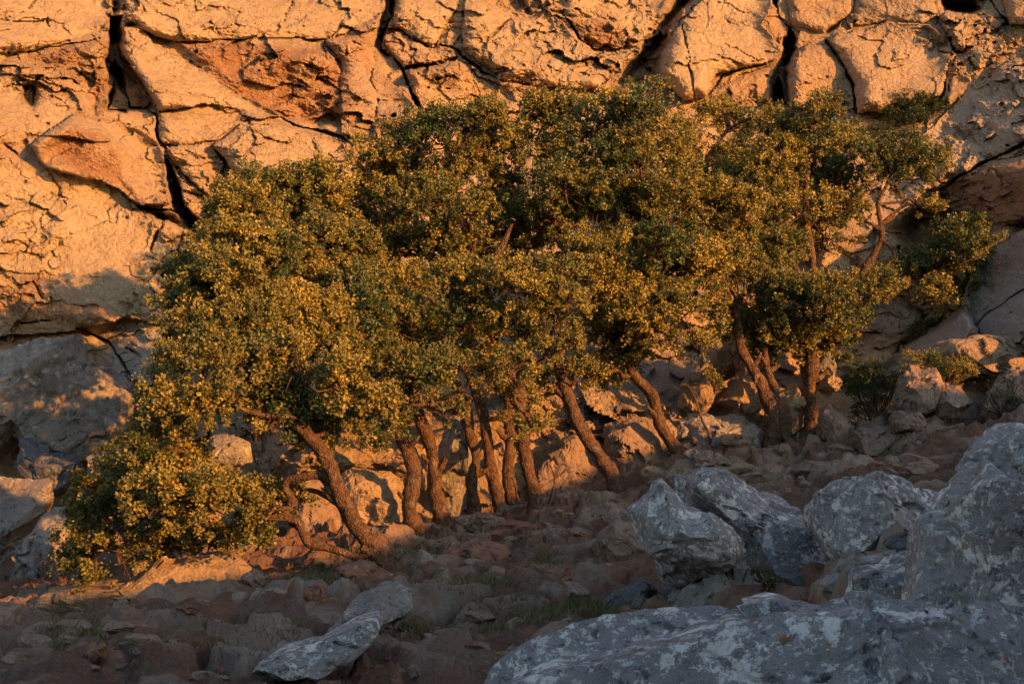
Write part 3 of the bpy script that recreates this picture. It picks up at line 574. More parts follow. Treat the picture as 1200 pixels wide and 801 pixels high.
RK = [
 # foreground right
 ('huge lichen-blotched boulder filling the bottom right corner', [(540,830),(640,776),(740,746),(830,723),(910,721),(972,724),(1000,709),(1030,691),(1080,684),(1200,684),(1400,700),(1400,960),(540,960)], M_LICH, dict(depth=6.6, thick=1.0, seed=101, sub=7, nf=12, group=FG, box=.5)),
 ('pale whitish lichen boulder rising at the right edge above the biggest one', [(1060,720),(1080,655),(1088,602),(1105,572),(1130,548),(1152,540),(1178,562),(1202,580),(1340,590),(1380,720),(1300,760),(1150,755)], M_LICH, dict(depth=8.6, thick=.8, seed=2, sub=6, group=FG)),
 ('pointed pale rock leaning behind the whitish boulder at the right edge', [(1130,556),(1150,522),(1165,508),(1185,498),(1240,490),(1330,520),(1330,610),(1200,610),(1160,585)], M_LICH, dict(depth=9.3, thick=.7, seed=3, sub=6, group=FG)),
 ('broad boxy grey boulder with flat top and white lichen spots', [(956,566),(966,551),(1010,547),(1060,555),(1096,570),(1110,578),(1100,605),(1088,630),(1060,628),(1020,645),(985,664),(968,648),(954,612)], M_LICH, dict(depth=12.2, thick=.7, seed=4, sub=6, group=FG)),
 ('long rounded grey boulder sloping down right, beside the boxy one', [(802,562),(824,549),(850,549),(880,565),(930,590),(956,612),(968,642),(970,668),(940,680),(900,684),(862,674),(832,604),(806,594)], M_LICH, dict(depth=13.6, thick=.75, seed=5, sub=6, group=FG)),
 ('wedge shaped pale boulder with a raised left tip and dark underside', [(731,592),(750,578),(775,556),(800,582),(830,600),(850,615),(863,640),(856,658),(830,674),(800,692),(780,682),(764,652),(738,617)], M_LICH, dict(depth=12.7, thick=.6, seed=6, sub=6, group=FG)),
 ('smooth low grey rock slab under the wedge shaped and long boulders', [(782,708),(800,690),(832,670),(872,672),(912,680),(942,700),(950,724),(880,728),(790,730)], M_GREY, dict(depth=12.6, thick=.5, seed=7, group=FG)),
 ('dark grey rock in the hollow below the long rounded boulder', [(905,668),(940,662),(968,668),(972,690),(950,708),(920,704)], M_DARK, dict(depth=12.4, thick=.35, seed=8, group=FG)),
 ('thin light slab lying tilted below the boxy boulder', [(958,681),(985,660),(1052,642),(1046,660),(1010,690),(975,703)], M_GREY, dict(depth=10.4, thick=.25, seed=9, group=FG)),
 ('speckled white rock wedged between thin slab and whitish boulder', [(984,704),(1000,672),(1040,652),(1090,638),(1092,690),(1040,700),(992,722)], M_LICH, dict(depth=9.6, thick=.4, seed=10, group=FG)),
 ('small dark brown stone in the gap beside the boxy boulder', [(1038,640),(1054,620),(1088,628),(1084,644),(1050,648)], M_DARK, dict(depth=10.9, thick=.2, seed=11, group=FG)),
 ('blue grey flat stone beside the grass patch', [(705,714),(720,691),(760,679),(772,690),(762,706),(735,714)], M_DARK, dict(depth=13.3, thick=.3, seed=12, group=FG)),
 ('small pyramid shaped blue grey stone beside the flat one', [(732,724),(750,694),(765,704),(770,730)], M_DARK, dict(depth=12.9, thick=.25, seed=13, group=FG)),
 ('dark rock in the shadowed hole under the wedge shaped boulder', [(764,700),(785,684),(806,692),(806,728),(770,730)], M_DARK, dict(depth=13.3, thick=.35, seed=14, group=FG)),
 # foreground left
 ('rounded grey boulder on red soil, behind the long tilted slab', [(384,738),(400,711),(430,691),(460,682),(480,694),(483,710),(466,736),(456,754),(410,748)], M_GREY, dict(seed=20, sub=6)),
 ('long tilted lichen slab in the left foreground with a broken right end', [(300,784),(320,766),(370,750),(425,728),(439,725),(446,736),(435,752),(402,771),(370,792),(340,808),(308,806)], M_LICH, dict(depth=10.5, thick=.45, seed=21, sub=6, box=.38, nf=4)),
 ('dark brown rock propping the right end of the tilted slab', [(396,778),(440,738),(470,755),(482,776),(440,788),(400,792)], M_WARM, dict(depth=11.9, thick=.35, seed=22)),
 ('reddish domed rock at the bottom edge right of the tilted slab', [(412,812),(440,782),(465,774),(496,790),(510,815),(460,830)], M_RED, dict(depth=10.6, thick=.35, seed=23)),
 ('grey stone between tilted slab and the reddish dome', [(380,806),(404,786),(426,772),(446,780),(430,806),(400,818)], M_WARM, dict(depth=10.9, thick=.25, seed=24)),
 ('smooth grey-blue cobble half sunk in the dirt at bottom centre', [(515,768),(522,752),(545,750),(562,758),(560,772),(535,778)], M_GREY, dict(seed=25)),
 ('orange red rounded boulder left of the grey boulder', [(338,730),(344,712),(362,705),(385,714),(390,730),(372,746),(346,744)], M_RED, dict(depth=15.2, thick=.35, seed=26)),
 ('small red stone perched on the orange red boulder', [(354,697),(358,688),(374,684),(386,694),(384,706),(358,708)], M_RED, dict(depth=15.5, thick=.2, seed=27)),
 ('blocky red brown rock left of the perched red stone', [(303,704),(318,690),(345,688),(348,714),(336,724),(309,720)], M_RED, dict(depth=16.4, thick=.35, seed=28)),
 ('small tan stone resting on the ledge end', [(282,676),(296,667),(312,676),(304,690),(286,688)], M_WARM, dict(depth=17.2, thick=.2, seed=29)),
 ('dark square block under the sunlit ledge, left of the wide block', [(158,722),(168,700),(198,697),(204,720),(203,748),(165,748)], M_WARM, dict(depth=17.2, thick=.5, seed=30, box=.4)),
 ('wide dark block under the sunlit ledge split from its neighbour by a crack', [(205,712),(240,697),(280,699),(292,720),(276,748),(206,754)], M_WARM, dict(depth=17.0, thick=.55, seed=31, box=.4)),
 ('long overhanging ledge with sunlit patches below the low crown', [(42,716),(60,688),(100,688),(160,676),(190,656),(240,648),(292,650),(302,666),(250,682),(200,698),(160,704),(120,722),(80,737),(50,728)], M_CLIFF, dict(depth=18.6, thick=.8, seed=32, sub=6, box=.45)),
 ('reddish rock at the foot of the leaning trunk', [(386,684),(398,662),(430,655),(460,670),(478,690),(440,698),(400,700)], M_RED, dict(depth=17.6, thick=.5, seed=33)),
 ('grey rock behind the foot of the leaning trunk', [(410,655),(420,636),(446,634),(456,650),(440,664)], M_GREY, dict(depth=20.6, thick=.3, seed=34)),
 ('squarish brown rock at the left edge near the bottom', [(-30,712),(22,708),(28,750),(12,772),(-30,776)], M_WARM, dict(depth=15, thick=.5, seed=35)),
 ('small brown rock right of the squarish one at the left edge', [(26,742),(36,726),(56,722),(68,742),(40,756)], M_WARM, dict(depth=15.5, thick=.3, seed=36)),
 ('pale lichen rock pillar left of the low crown with lit flecks', [(14,700),(28,645),(50,600),(74,588),(84,610),(76,645),(58,695),(40,718),(20,712)], M_GREY, dict(depth=21.8, thick=.6, seed=37, sub=6)),
 ('blue grey rock face at the left edge behind the pale pillar', [(-60,560),(40,562),(62,560),(52,600),(32,655),(16,706),(-60,712)], M_GREY, dict(depth=23.6, thick=.7, seed=38, sub=6)),
 ('huge shaded boulder at the left edge below the sunlit cliff', [(-70,424),(0,412),(50,402),(90,392),(106,420),(130,425),(150,450),(161,470),(159,500),(140,516),(100,538),(60,531),(25,508),(8,527),(-70,532)], M_GREY, dict(depth=26.7, thick=1.2, seed=39, sub=7, nf=12)),
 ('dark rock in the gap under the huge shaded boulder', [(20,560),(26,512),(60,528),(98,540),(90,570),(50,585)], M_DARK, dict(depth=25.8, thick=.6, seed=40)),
 ('grey rock right under the rim of the huge shaded boulder', [(98,566),(108,535),(140,518),(160,520),(165,560),(130,580)], M_GREY, dict(depth=25, thick=.5, seed=41)),
 ('smooth grey boulder half hidden between the upper and low crowns', [(242,528),(250,512),(275,507),(298,518),(296,540),(270,552),(248,546)], M_GREY, dict(depth=23.2, thick=.5, seed=42)),
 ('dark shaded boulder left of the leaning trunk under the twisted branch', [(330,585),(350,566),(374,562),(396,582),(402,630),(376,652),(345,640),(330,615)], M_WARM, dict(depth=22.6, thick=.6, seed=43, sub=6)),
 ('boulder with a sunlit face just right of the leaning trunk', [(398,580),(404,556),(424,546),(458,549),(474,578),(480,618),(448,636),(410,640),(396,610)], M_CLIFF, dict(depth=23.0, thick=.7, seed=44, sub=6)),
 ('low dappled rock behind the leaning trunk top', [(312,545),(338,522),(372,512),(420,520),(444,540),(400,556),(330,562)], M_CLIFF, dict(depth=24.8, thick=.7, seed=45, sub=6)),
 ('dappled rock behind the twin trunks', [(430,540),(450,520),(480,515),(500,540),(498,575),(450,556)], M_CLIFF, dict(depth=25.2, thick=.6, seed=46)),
 ('tall grey rock standing between the twin trunks and the central clump', [(512,560),(520,510),(532,488),(552,480),(562,520),(560,580),(540,606),(516,606)], M_GREY, dict(depth=26.0, thick=.6, seed=47, sub=6)),
 ('low grey rocks at the feet of the central trunks', [(522,622),(530,604),(560,600),(590,606),(600,620),(570,632)], M_WARM, dict(depth=23.3, thick=.4, seed=48)),
 ('large dark boulder right of the central clump of trunks', [(622,580),(626,550),(642,526),(676,514),(702,540),(722,572),(712,600),(650,600)], M_WARM, dict(depth=26.6, thick=.9, seed=49, sub=6)),
 ('egg shaped brown boulder beside the thin dead stem', [(642,596),(650,579),(676,573),(694,580),(698,592),(690,606),(652,610)], M_WARM, dict(depth=24.2, thick=.45, seed=50)),
 ('rounded brown boulder in front of the egg shaped one', [(668,622),(684,600),(716,591),(736,602),(742,622),(720,640),(680,642)], M_WARM, dict(depth=21.4, thick=.6, seed=51)),
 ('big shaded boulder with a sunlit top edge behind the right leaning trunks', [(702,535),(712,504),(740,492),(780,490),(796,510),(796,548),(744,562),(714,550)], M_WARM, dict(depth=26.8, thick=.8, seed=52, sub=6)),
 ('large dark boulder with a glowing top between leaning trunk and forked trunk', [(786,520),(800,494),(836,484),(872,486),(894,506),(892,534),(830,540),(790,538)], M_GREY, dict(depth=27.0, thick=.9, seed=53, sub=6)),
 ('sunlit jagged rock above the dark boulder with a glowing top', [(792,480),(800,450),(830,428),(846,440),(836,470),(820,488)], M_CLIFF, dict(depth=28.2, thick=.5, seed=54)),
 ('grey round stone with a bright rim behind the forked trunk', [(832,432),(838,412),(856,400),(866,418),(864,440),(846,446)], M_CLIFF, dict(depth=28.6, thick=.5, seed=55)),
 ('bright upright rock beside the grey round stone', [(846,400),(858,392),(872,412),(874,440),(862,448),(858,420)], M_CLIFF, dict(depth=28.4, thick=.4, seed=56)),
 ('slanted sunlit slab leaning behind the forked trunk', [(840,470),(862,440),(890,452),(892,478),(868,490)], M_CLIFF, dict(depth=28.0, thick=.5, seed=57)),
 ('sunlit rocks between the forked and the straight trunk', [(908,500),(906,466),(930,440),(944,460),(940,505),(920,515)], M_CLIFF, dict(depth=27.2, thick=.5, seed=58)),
 ('pale upright rock right of the straight trunk', [(952,440),(955,410),(968,400),(978,425),(976,445)], M_GREY, dict(depth=28.5, thick=.4, seed=59)),
 ('flat lit rock right of the straight trunk', [(955,455),(975,438),(988,446),(970,466)], M_CLIFF, dict(depth=27.0, thick=.4, seed=60)),
 ('brown boulder at the right foot of the straight trunk', [(958,512),(962,480),(972,470),(996,484),(1006,508),(990,528),(964,530)], M_WARM, dict(depth=25.2, thick=.6, seed=61)),
 ('squared grey boulder with a thin glowing top edge', [(1002,508),(1010,499),(1058,500),(1064,520),(1052,532),(1006,534)], M_WARM, dict(depth=23.8, thick=.5, seed=62, box=.42)),
 ('tall brown boulder lit on top below the sunny shrubs', [(1046,478),(1056,446),(1070,430),(1096,430),(1100,450),(1092,490),(1060,494)], M_WARM, dict(depth=24.4, thick=.6, seed=63, sub=6)),
 ('cracked light brown boulder right of the tall one', [(1084,472),(1100,450),(1122,452),(1136,472),(1120,486),(1092,490)], M_WARM, dict(depth=24.1, thick=.5, seed=64, sub=6)),
 ('angular stone below the tall brown boulder', [(1042,494),(1054,482),(1080,481),(1088,496),(1070,508),(1046,506)], M_WARM, dict(depth=23.6, thick=.35, seed=65)),
 ('long low rock right of the squared grey boulder', [(1062,530),(1084,508),(1104,498),(1122,498),(1118,514),(1090,536)], M_WARM, dict(depth=23.0, thick=.45, seed=66)),
 ('rounded low rock left of the pointed pale rock', [(1122,524),(1138,512),(1156,510),(1168,524),(1150,540),(1128,538)], M_WARM, dict(depth=21.5, thick=.4, seed=67)),
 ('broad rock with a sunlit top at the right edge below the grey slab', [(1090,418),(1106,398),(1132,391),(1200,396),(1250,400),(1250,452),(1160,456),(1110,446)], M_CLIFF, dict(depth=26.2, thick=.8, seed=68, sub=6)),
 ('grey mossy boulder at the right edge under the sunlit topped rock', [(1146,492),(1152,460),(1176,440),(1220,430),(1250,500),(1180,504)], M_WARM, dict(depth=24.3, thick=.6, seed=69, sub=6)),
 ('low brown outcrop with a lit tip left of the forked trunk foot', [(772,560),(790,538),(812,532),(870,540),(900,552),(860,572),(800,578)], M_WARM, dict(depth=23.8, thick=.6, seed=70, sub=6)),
 ('rounded brown outcrop below the forked trunk', [(880,570),(896,548),(924,544),(950,556),(956,574),(920,588)], M_WARM, dict(depth=23.0, thick=.5, seed=71)),
 ('flat brown outcrop below the straight trunk', [(926,552),(946,540),(990,538),(1016,550),(1000,566),(950,568)], M_WARM, dict(depth=22.6, thick=.5, seed=72)),
 ('wide brown outcrop above the boxy boulder', [(1000,556),(1030,542),(1080,540),(1116,552),(1110,570),(1040,572)], M_WARM, dict(depth=20.5, thick=.5, seed=73)),
 ('brown stepped rock left of the wedge shaped boulder', [(700,628),(720,606),(742,608),(756,640),(752,664),(720,672),(704,655)], M_WARM, dict(depth=18.2, thick=.45, seed=74)),
 ('broad rounded outcrop in the middle of the dirt slope', [(506,668),(520,644),(556,634),(596,642),(612,660),(580,678),(530,682)], M_RED, dict(depth=19.6, thick=.6, seed=75, sub=6)),
 ('low red outcrop below the broad rounded one', [(520,700),(545,684),(600,680),(640,690),(640,706),(590,716),(540,714)], M_RED, dict(depth=17.0, thick=.5, seed=76, sub=6)),
 ('rounded outcrop right of the middle of the dirt slope', [(606,640),(624,622),(660,620),(676,636),(660,652),(620,654)], M_WARM, dict(depth=21.0, thick=.45, seed=77)),
 ('brown rock in front of the twin trunks', [(488,650),(500,632),(530,628),(545,642),(530,656),(500,662)], M_WARM, dict(depth=20.8, thick=.45, seed=78)),
]
for lab, poly, mat, kw in RK:
    rock('boulder', lab, 'boulder', poly, mat, **kw)

# loose stones on the dirt
sv = []
for k in range(8):
    dv, fcs = ico(3); g = np.random.default_rng(500 + k); n = dv.copy()
    for _ in range(9):
        nn = g.normal(size=3); nn /= np.linalg.norm(nn); off = g.uniform(.5, .85); n = n - np.maximum(0, n @ nn - off)[:, None] * nn
    n = n * (1 + .18 * fbm(dv * 2 + k * 5, 3, k))[:, None] * np.array([1.2, .95, .62])
    sv.append(n); 
smesh = {}
def clear(u, v): return not (285 < u < 450 and 712 < v < 815 or 378 < u < 490 and 675 < v < 760)
def stone(u, v, size, k, mat, label, group):
    d = ground_hit(u, v); p = P(u, v, d); p[2] = ground_z(p[0], p[1])[0]
    key = (k, mat.name)
    if key not in smesh: smesh[key] = mesh_np('stone', sv[k], ico(3)[1], mat, smooth=False)
    o = link('stone', smesh[key], loc=p + np.array([0, 0, size * .18])); g = rng
    o.scale = (size * g.uniform(.8, 1.2),) * 2 + (size * g.uniform(.8, 1.2),)
    o.rotation_euler = (g.uniform(-.3, .3), g.uniform(-.3, .3), g.uniform(0, 6.28))
    return tag(o, label, 'stone', group)
zones = [((500,700),(612,760),60,'small reddish stone lying loose in the dirt of the middle slope'),
         ((330,680),(760,801),50,'small stone scattered on the dirt at the bottom of the slope'),
         ((20,300),(735,801),60,'small stone among the rubble in the shaded lower left'),
         ((760,1190),(520,575),55,'small brown stone among the rubble below the right hand trees'),
         ((470,760),(600,640),40,'small stone near the feet of the central trunks')]
for zi, ((u0, u1), (v0, v1), nn, lab) in enumerate(zones):
    for i in range(nn):
        u = rng.uniform(u0, u1); v = v0 + (v1 - v0) * rng.random()
        d = ground_hit(u, v)
        if not clear(u, v): continue
        stone(u, v, (2 + 7 * rng.random() ** 2.2) * d / F, int(rng.integers(8)), [M_RED, M_WARM, M_WARM, M_GREY][int(rng.integers(4))], lab, 'loose stones: ' + lab.split('lying ')[-1].split('scattered ')[-1].split('stone ')[-1])

ROCKZ = [((0,330),(705,800),46,(9,24),'brown rock packed among others on the shaded lower left bank','rocks packed on the lower left bank'),
         ((330,720),(640,800),46,(8,20),'weathered brown rock half sunk in the dirt slope','rocks half sunk in the dirt slope'),
         ((760,1130),(515,575),34,(8,20),'brown rock on the rubble below the right hand trees','rocks below the right hand trees'),
         ((480,760),(595,650),22,(8,18),'brown rock on the ground before the central trunks','rocks before the central trunks')]
big = []
for k in range(6):
    dv, fcs = ico(4); g = np.random.default_rng(700 + k); n = dv.copy()
    for _ in range(11):
        nn = g.normal(size=3); nn /= np.linalg.norm(nn); off = g.uniform(.5, .82); n = n - np.maximum(0, n @ nn - off)[:, None] * nn
    n = n * (1 + .10 * fbm(dv * 2 + k * 5, 4, k) + .09 * facets(dv * 2.3 + k * 3, k, 1.)[0])[:, None] * np.array([1.25, .95, .75])
    big.append(n)
bm_ = {}
for (u0, u1), (v0, v1), nn, (s0, s1), lab, grp in ROCKZ:
    for i in range(nn):
        u = rng.uniform(u0, u1); v = v0 + (v1 - v0) * rng.random() ** .8; d = ground_hit(u, v)
        if not clear(u, v): continue
        p = P(u, v, d); p[2] = ground_z(p[0], p[1])[0]; k = int(rng.integers(6)); m = [M_RED, M_WARM, M_WARM, M_SOILROCK][int(rng.integers(4))]
        if (k, m.name) not in bm_: bm_[(k, m.name)] = mesh_np('rock', big[k], ico(4)[1], m, smooth=False)
        o = link('rock', bm_[(k, m.name)]); sz = (s0 + (s1 - s0) * rng.random() ** 2) * d / F
        o.scale = (sz * rng.uniform(.8, 1.4), sz * rng.uniform(.8, 1.2), sz * rng.uniform(.7, 1.1)); o.rotation_euler = (rng.uniform(-.25, .25), rng.uniform(-.25, .25), rng.uniform(0, 6.28))
        o.location = p + np.array([0, 0, sz * .12]); tag(o, lab, 'rock', grp)

# ------------------------------------------------------------------ vegetation helpers
def catmull(p, n=6):
    p = np.asarray(p, float); q = np.vstack([2 * p[0] - p[1], p, 2 * p[-1] - p[-2]]); out = []
    for i in range(1, len(q) - 2):
        for t in np.linspace(0, 1, n, endpoint=False):
            out.append(.5 * (2 * q[i] + (q[i + 1] - q[i - 1]) * t + (2 * q[i - 1] - 5 * q[i] + 4 * q[i + 1] - q[i + 2]) * t * t + (3 * q[i] - q[i - 1] - 3 * q[i + 1] + q[i + 2]) * t ** 3))
    out.append(q[-2]); return np.array(out)
class Tubes:
    def __init__(s): s.v = []; s.f = []; s.n = 0
    def add(s, pts, rads, sides=8, lump=0.0, seed=0, sub=6):
        c = catmull(pts, sub); r = np.interp(np.linspace(0, 1, len(c)), np.linspace(0, 1, len(rads)), rads)
        t = np.gradient(c, axis=0); t /= np.linalg.norm(t, axis=1)[:, None] + 1e-9
        a = np.cross(t, [.31, .9, .17]); a /= np.linalg.norm(a, axis=1)[:, None] + 1e-9; bb = np.cross(t, a)
        ph = np.linspace(0, 2 * math.pi, sides, endpoint=False)
        ring = c[:, None] + r[:, None, None] * (np.cos(ph)[None, :, None] * a[:, None] + np.sin(ph)[None, :, None] * bb[:, None])
        if lump:
            dd = ring - c[:, None]
            ring = c[:, None] + dd * (1 + lump * (1.6 * fbm(ring * 3.0, 3, seed) + .7 * fbm(ring * 11, 3, seed + 3)))[..., None]
        m = len(c); i = np.arange(m * sides).reshape(m, sides); j = np.roll(i, -1, 1)
        f = np.stack([i[:-1], j[:-1], j[1:], i[1:]], -1).reshape(-1, 4)
        s.v.append(ring.reshape(-1, 3)); s.f.append(f + s.n); s.n += m * sides
    def mesh(s, name, mat, base): return mesh_np(name, np.vstack(s.v) - base, np.vstack(s.f), mat)
def leaves(cent, out, L, Wd, g, spread=.8, face=None):
    """diamond leaves at cent pointing roughly along out"""
    n = len(cent)
    t = out + spread * g.normal(size=(n, 3)); t /= np.linalg.norm(t, axis=1)[:, None] + 1e-9
    a = g.normal(size=(n, 3)) * .75 + (0 if face is None else face); bb = np.cross(t, a); bb /= np.linalg.norm(bb, axis=1)[:, None] + 1e-9
    up = np.cross(bb, t)
    l = L * g.uniform(.65, 1.25, n)[:, None]; ww = Wd * g.uniform(.7, 1.25, n)[:, None]
    v = np.stack([cent - t * l * .5, cent + bb * ww * .5, cent + t * l * .5, cent - bb * ww * .5], 1)
    return v
def crown_from(clumps, base, g, tuft_r=.115, per=52, L=.050, Wd=.036, dens=1.0, mat=None, lumpy=.6, inner=.36):
    VV = []; TT = []
    for c, r in clumps:
        nt = max(6, int(dens * 195 * (r / .62) ** 2))
        d = g.normal(size=(nt, 3)); d /= np.linalg.norm(d, axis=1)[:, None]
        d[:, 2] = np.where(d[:, 2] < -.3, np.where(g.random(nt) < .75, -d[:, 2], d[:, 2]), d[:, 2]) + .1
        ctint = g.normal(-.07, .2)
        lump = 1 + lumpy * fbm(d * 2.1 + c, 3, 7)
        rr = r * lump * np.where(g.random(nt) < inner, g.uniform(.3, .85, nt), g.uniform(.9, 1.03, nt))
        tc = c + d * rr[:, None] * np.array([1.08, 1.0, .84])
        keep = perlin(tc * 1.3, 19) > -.17; keep[:4] = True; tc = tc[keep]; d = d[keep]; nt = len(tc)
        tr = tuft_r * g.uniform(.65, 1.35, nt)
        ttint = np.clip(g.normal(.5, .14, nt) + ctint + .25 * perlin(tc * 1.1, 12), 0, 1)
        o = g.normal(size=(nt, per, 3)); o /= np.linalg.norm(o, axis=2)[..., None]
        o = o * .8 + d[:, None] * .45
        rad_ = tr[:, None, None] * (g.random((nt, per, 1)) ** .5)
        lc = (tc[:, None] + o * rad_).reshape(-1, 3)
        v = leaves(lc, (o * .7 + d[:, None] * .4).reshape(-1, 3), L, Wd, g, face=np.repeat(d, per, 0) + np.array([0, 0, .3]))
        VV.append(v.reshape(-1, 3)); TT.append(np.repeat(np.clip(np.repeat(ttint, per) + g.normal(0, .10, nt * per), 0, 1), 4))
    v = np.vstack(VV); t = np.concatenate(TT)
    return mesh_np('crown', v - base, np.arange(len(v)).reshape(-1, 4), mat, {'tint': t}, smooth=False)

TREES = []; DBG = False
def tree(label, base_uv, stems, clumps, depth=None, cdep=0.0, near=0.0, limbs_extra=(), rbase=.17, group='evergreen oaks on the slope', seed=0, dens=1.0, per=54, spread=1.05):
    """stems: list of pixel polylines (first starts at the base); clumps: (u, v, r px[, depth offset])"""
    g = np.random.default_rng(seed + 900)
    bu, bv = base_uv
    d0 = depth if depth is not None else ground_hit(bu, bv)
    base = P(bu, bv, d0)
    if depth is None: base[2] = ground_z(base[0], base[1])[0]
    if DBG: print("TREE", seed, round(d0, 2))
    root = bpy.data.objects.new('oak_tree', None); COL.objects.link(root); root.location = base; root.empty_display_size = .3
    tag(root, label, 'tree', group)
    tb = Tubes(); tips = []
    for si, (path, rads) in enumerate(stems):
        k = len(path); pp = np.array([P(u, v, d0 + (cdep * .6) * (i / max(1, k - 1)) + (0 if si == 0 else .1)) for i, (u, v) in enumerate(path)])
        if si == 0:
            dn = pp[0] - .35 * (pp[1] - pp[0]) / np.linalg.norm(pp[1] - pp[0]); dn[2] = min(dn[2], pp[0][2] - .25)
            pp = np.vstack([dn, pp]); rads = [rads[0] * 1.35] + list(rads)
            rads[1] *= 1.12
        wob = np.stack([perlin(pp * 1.3 + seed * 3.1, 5 + k) for k in range(3)], -1) * .22; wob[:2] *= .3
        pp = pp + wob; rads = [x * .75 for x in rads]; rads[0] *= 1.5; rads[1] *= 1.16
        tb.add(pp, rads, 18, .24, seed + si, 10)
        for kk in range(3):
            i0 = int(g.integers(2, max(3, len(pp) - 2))); fr_ = g.uniform(0, .8); a0 = pp[i0] * (1 - fr_) + pp[min(i0 + 1, len(pp) - 1)] * fr_
            dv = g.normal(size=3); dv[1] = -abs(dv[1]) * .6; dv[2] = abs(dv[2]) * .5 + .2; dv /= np.linalg.norm(dv); ll = g.uniform(.18, .42)
            tb.add([a0, a0 + dv * ll * .55, a0 + dv * ll + np.array([0, 0, .06])], [.07, .05, g.uniform(.012, .035)], 9, .25, seed + kk, 4)
        tips += list(pp[len(pp) // 2:])
    link('trunk', tb.mesh('trunk', M_BARK, base), root)
    tips = np.array(tips)
    cl = []
    # limbs to groups of clumps
    for i, c in enumerate(clumps):
        dep = d0 + cdep + (g.uniform(-spread, spread) if len(c) < 4 else 0) + (c[3] if len(c) > 3 else 0) - near * float(np.clip((430 - c[0]) / 180, 0, 1))
        cc = P(c[0], c[1], dep); r = c[2] * dep / F
        cl.append((cc, r * .84 * g.uniform(.85, 1.15)))
    cents = [c for c, r in cl]; used = list(tips); order = np.argsort([min(np.linalg.norm(tips - c, axis=1)) for c in cents])
    nodes_ = list(tips)
    for oi in order:
        cc, r = cl[oi]
        tb = Tubes()
        dist = np.array([np.linalg.norm(np.array(t) - cc) + .6 * max(0, t[2] - cc[2]) for t in nodes_]); t0 = nodes_[int(np.argmin(dist))]
        ln = np.linalg.norm(cc - t0)
        mid = (t0 * .5 + cc * .5) + g.normal(size=3) * .10 * ln + np.array([0, 0, .06 * ln])
        q1 = t0 * .75 + mid * .25 + g.normal(size=3) * .05 * ln; q3 = cc * .6 + mid * .4 + g.normal(size=3) * .07 * ln
        r0 = .018 + .022 * min(ln, 2.2)
        tb.add([t0, q1, mid, q3, cc], [r0 * 1.25, r0, r0 * .8, r0 * .6, .014], 7, .12, seed, 4)
        nodes_ += [mid, q3]
        for k in range(int(6 + 5 * r)):
            dv = g.normal(size=3); dv /= np.linalg.norm(dv); dv[2] += .15
            st = cc + g.normal(size=3) * r * .15 if k % 3 else q3
            en = cc + dv * r * g.uniform(.75, 1.0)
            mm = (st + en) / 2 + g.normal(size=3) * .13 * r
            tb.add([st, mm, en], [.014, .010, .005], 4, 0, 0, 3)
        link('limb', tb.mesh('limb', M_BARK, base), root)
    for path, rads, dof in limbs_extra:
        tb = Tubes(); tb.add(np.array([P(u, v, d0 + dof) for u, v in path]), rads, 9, .14, seed + 50, 6)
        link('limb', tb.mesh('limb', M_BARK, base), root)
    if DBG: print('clumps', len(cl))
    link('crown', crown_from(cl, base, g, mat=M_LEAF, dens=dens, per=per), root)
    return root

tree('leaning oak with the lowest crown, its bright foliage drooping to the ground at far left', (470,682),
     [([(470,682),(448,652),(428,620),(408,596),(388,568),(377,538),(372,505)], [.19,.17,.155,.15,.14,.12,.09])],
     [(255,430,42),(210,432,36),(300,440,45),(345,432,48),(400,450,45),(350,480,44),(300,480,40),(400,490,40),(250,472,40),(205,482,42),(432,480,34),(370,520,24),(192,502,30),(315,500,22),
      (175,537,38),(215,555,42),(240,590,45),(190,592,42),(280,590,40),(310,610,38),(332,592,28),(290,628,28),(240,638,35),(190,638,38),(150,600,40),(145,560,32),(112,600,32),(102,640,34),(90,660,24),(140,660,32),(180,668,24),(110,680,17),(100,572,22)],
     depth=18.2, cdep=.1, dens=1.25, seed=1, limbs_extra=[([(440,640),(420,652),(400,646),(378,640),(362,636),(354,622),(350,612),(330,606),(290,600)], [.06,.06,.055,.06,.065,.055,.05,.045,.03], -.1),
                          ([(385,560),(370,556),(352,560),(338,562),(334,572),(342,585),(335,600)], [.06,.06,.05,.05,.045,.05,.03], .1),
                          ([(378,530),(350,500),(325,490),(300,470)], [.08,.07,.05,.03], 0),
                          ([(352,618),(320,590),(300,572),(270,560),(230,560)], [.06,.05,.05,.04,.03], .1)])
tree('left one of the twin trunks, with a bright rounded tuft hanging in front', (493,630),
     [([(493,630),(487,590),(480,550),(470,515),(462,490)], [.17,.16,.15,.13,.1])],
     [(490,465,42),(455,432,32),(515,475,26),(460,500,30),(440,520,18),(480,440,34),(505,445,28),(475,385,36),(440,400,38),(475,430,30),(520,430,32),(545,455,26),(530,485,20)], depth=22.2, cdep=.0, seed=2)
tree('right one of the twin trunks, carrying the golden middle foliage on the left', (514,606),
     [([(514,606),(508,570),(500,530),(496,500),(480,460),(430,420)], [.15,.145,.14,.12,.1,.06])],
     [(230,372,40),(262,386,40),(208,370,27),(300,372,42),(340,362,45),(250,332,38),(292,392,38),(380,372,45),(332,402,40),(370,402,40),(420,382,45),(402,420,34),(420,345,36),(420,420,34),(450,370,36),(225,348,34),(260,356,38),(240,402,36),(286,356,38),(216,402,28),(272,334,34),(320,380,38)], depth=23.0, cdep=-.2, near=3.3, dens=1.35, seed=3)
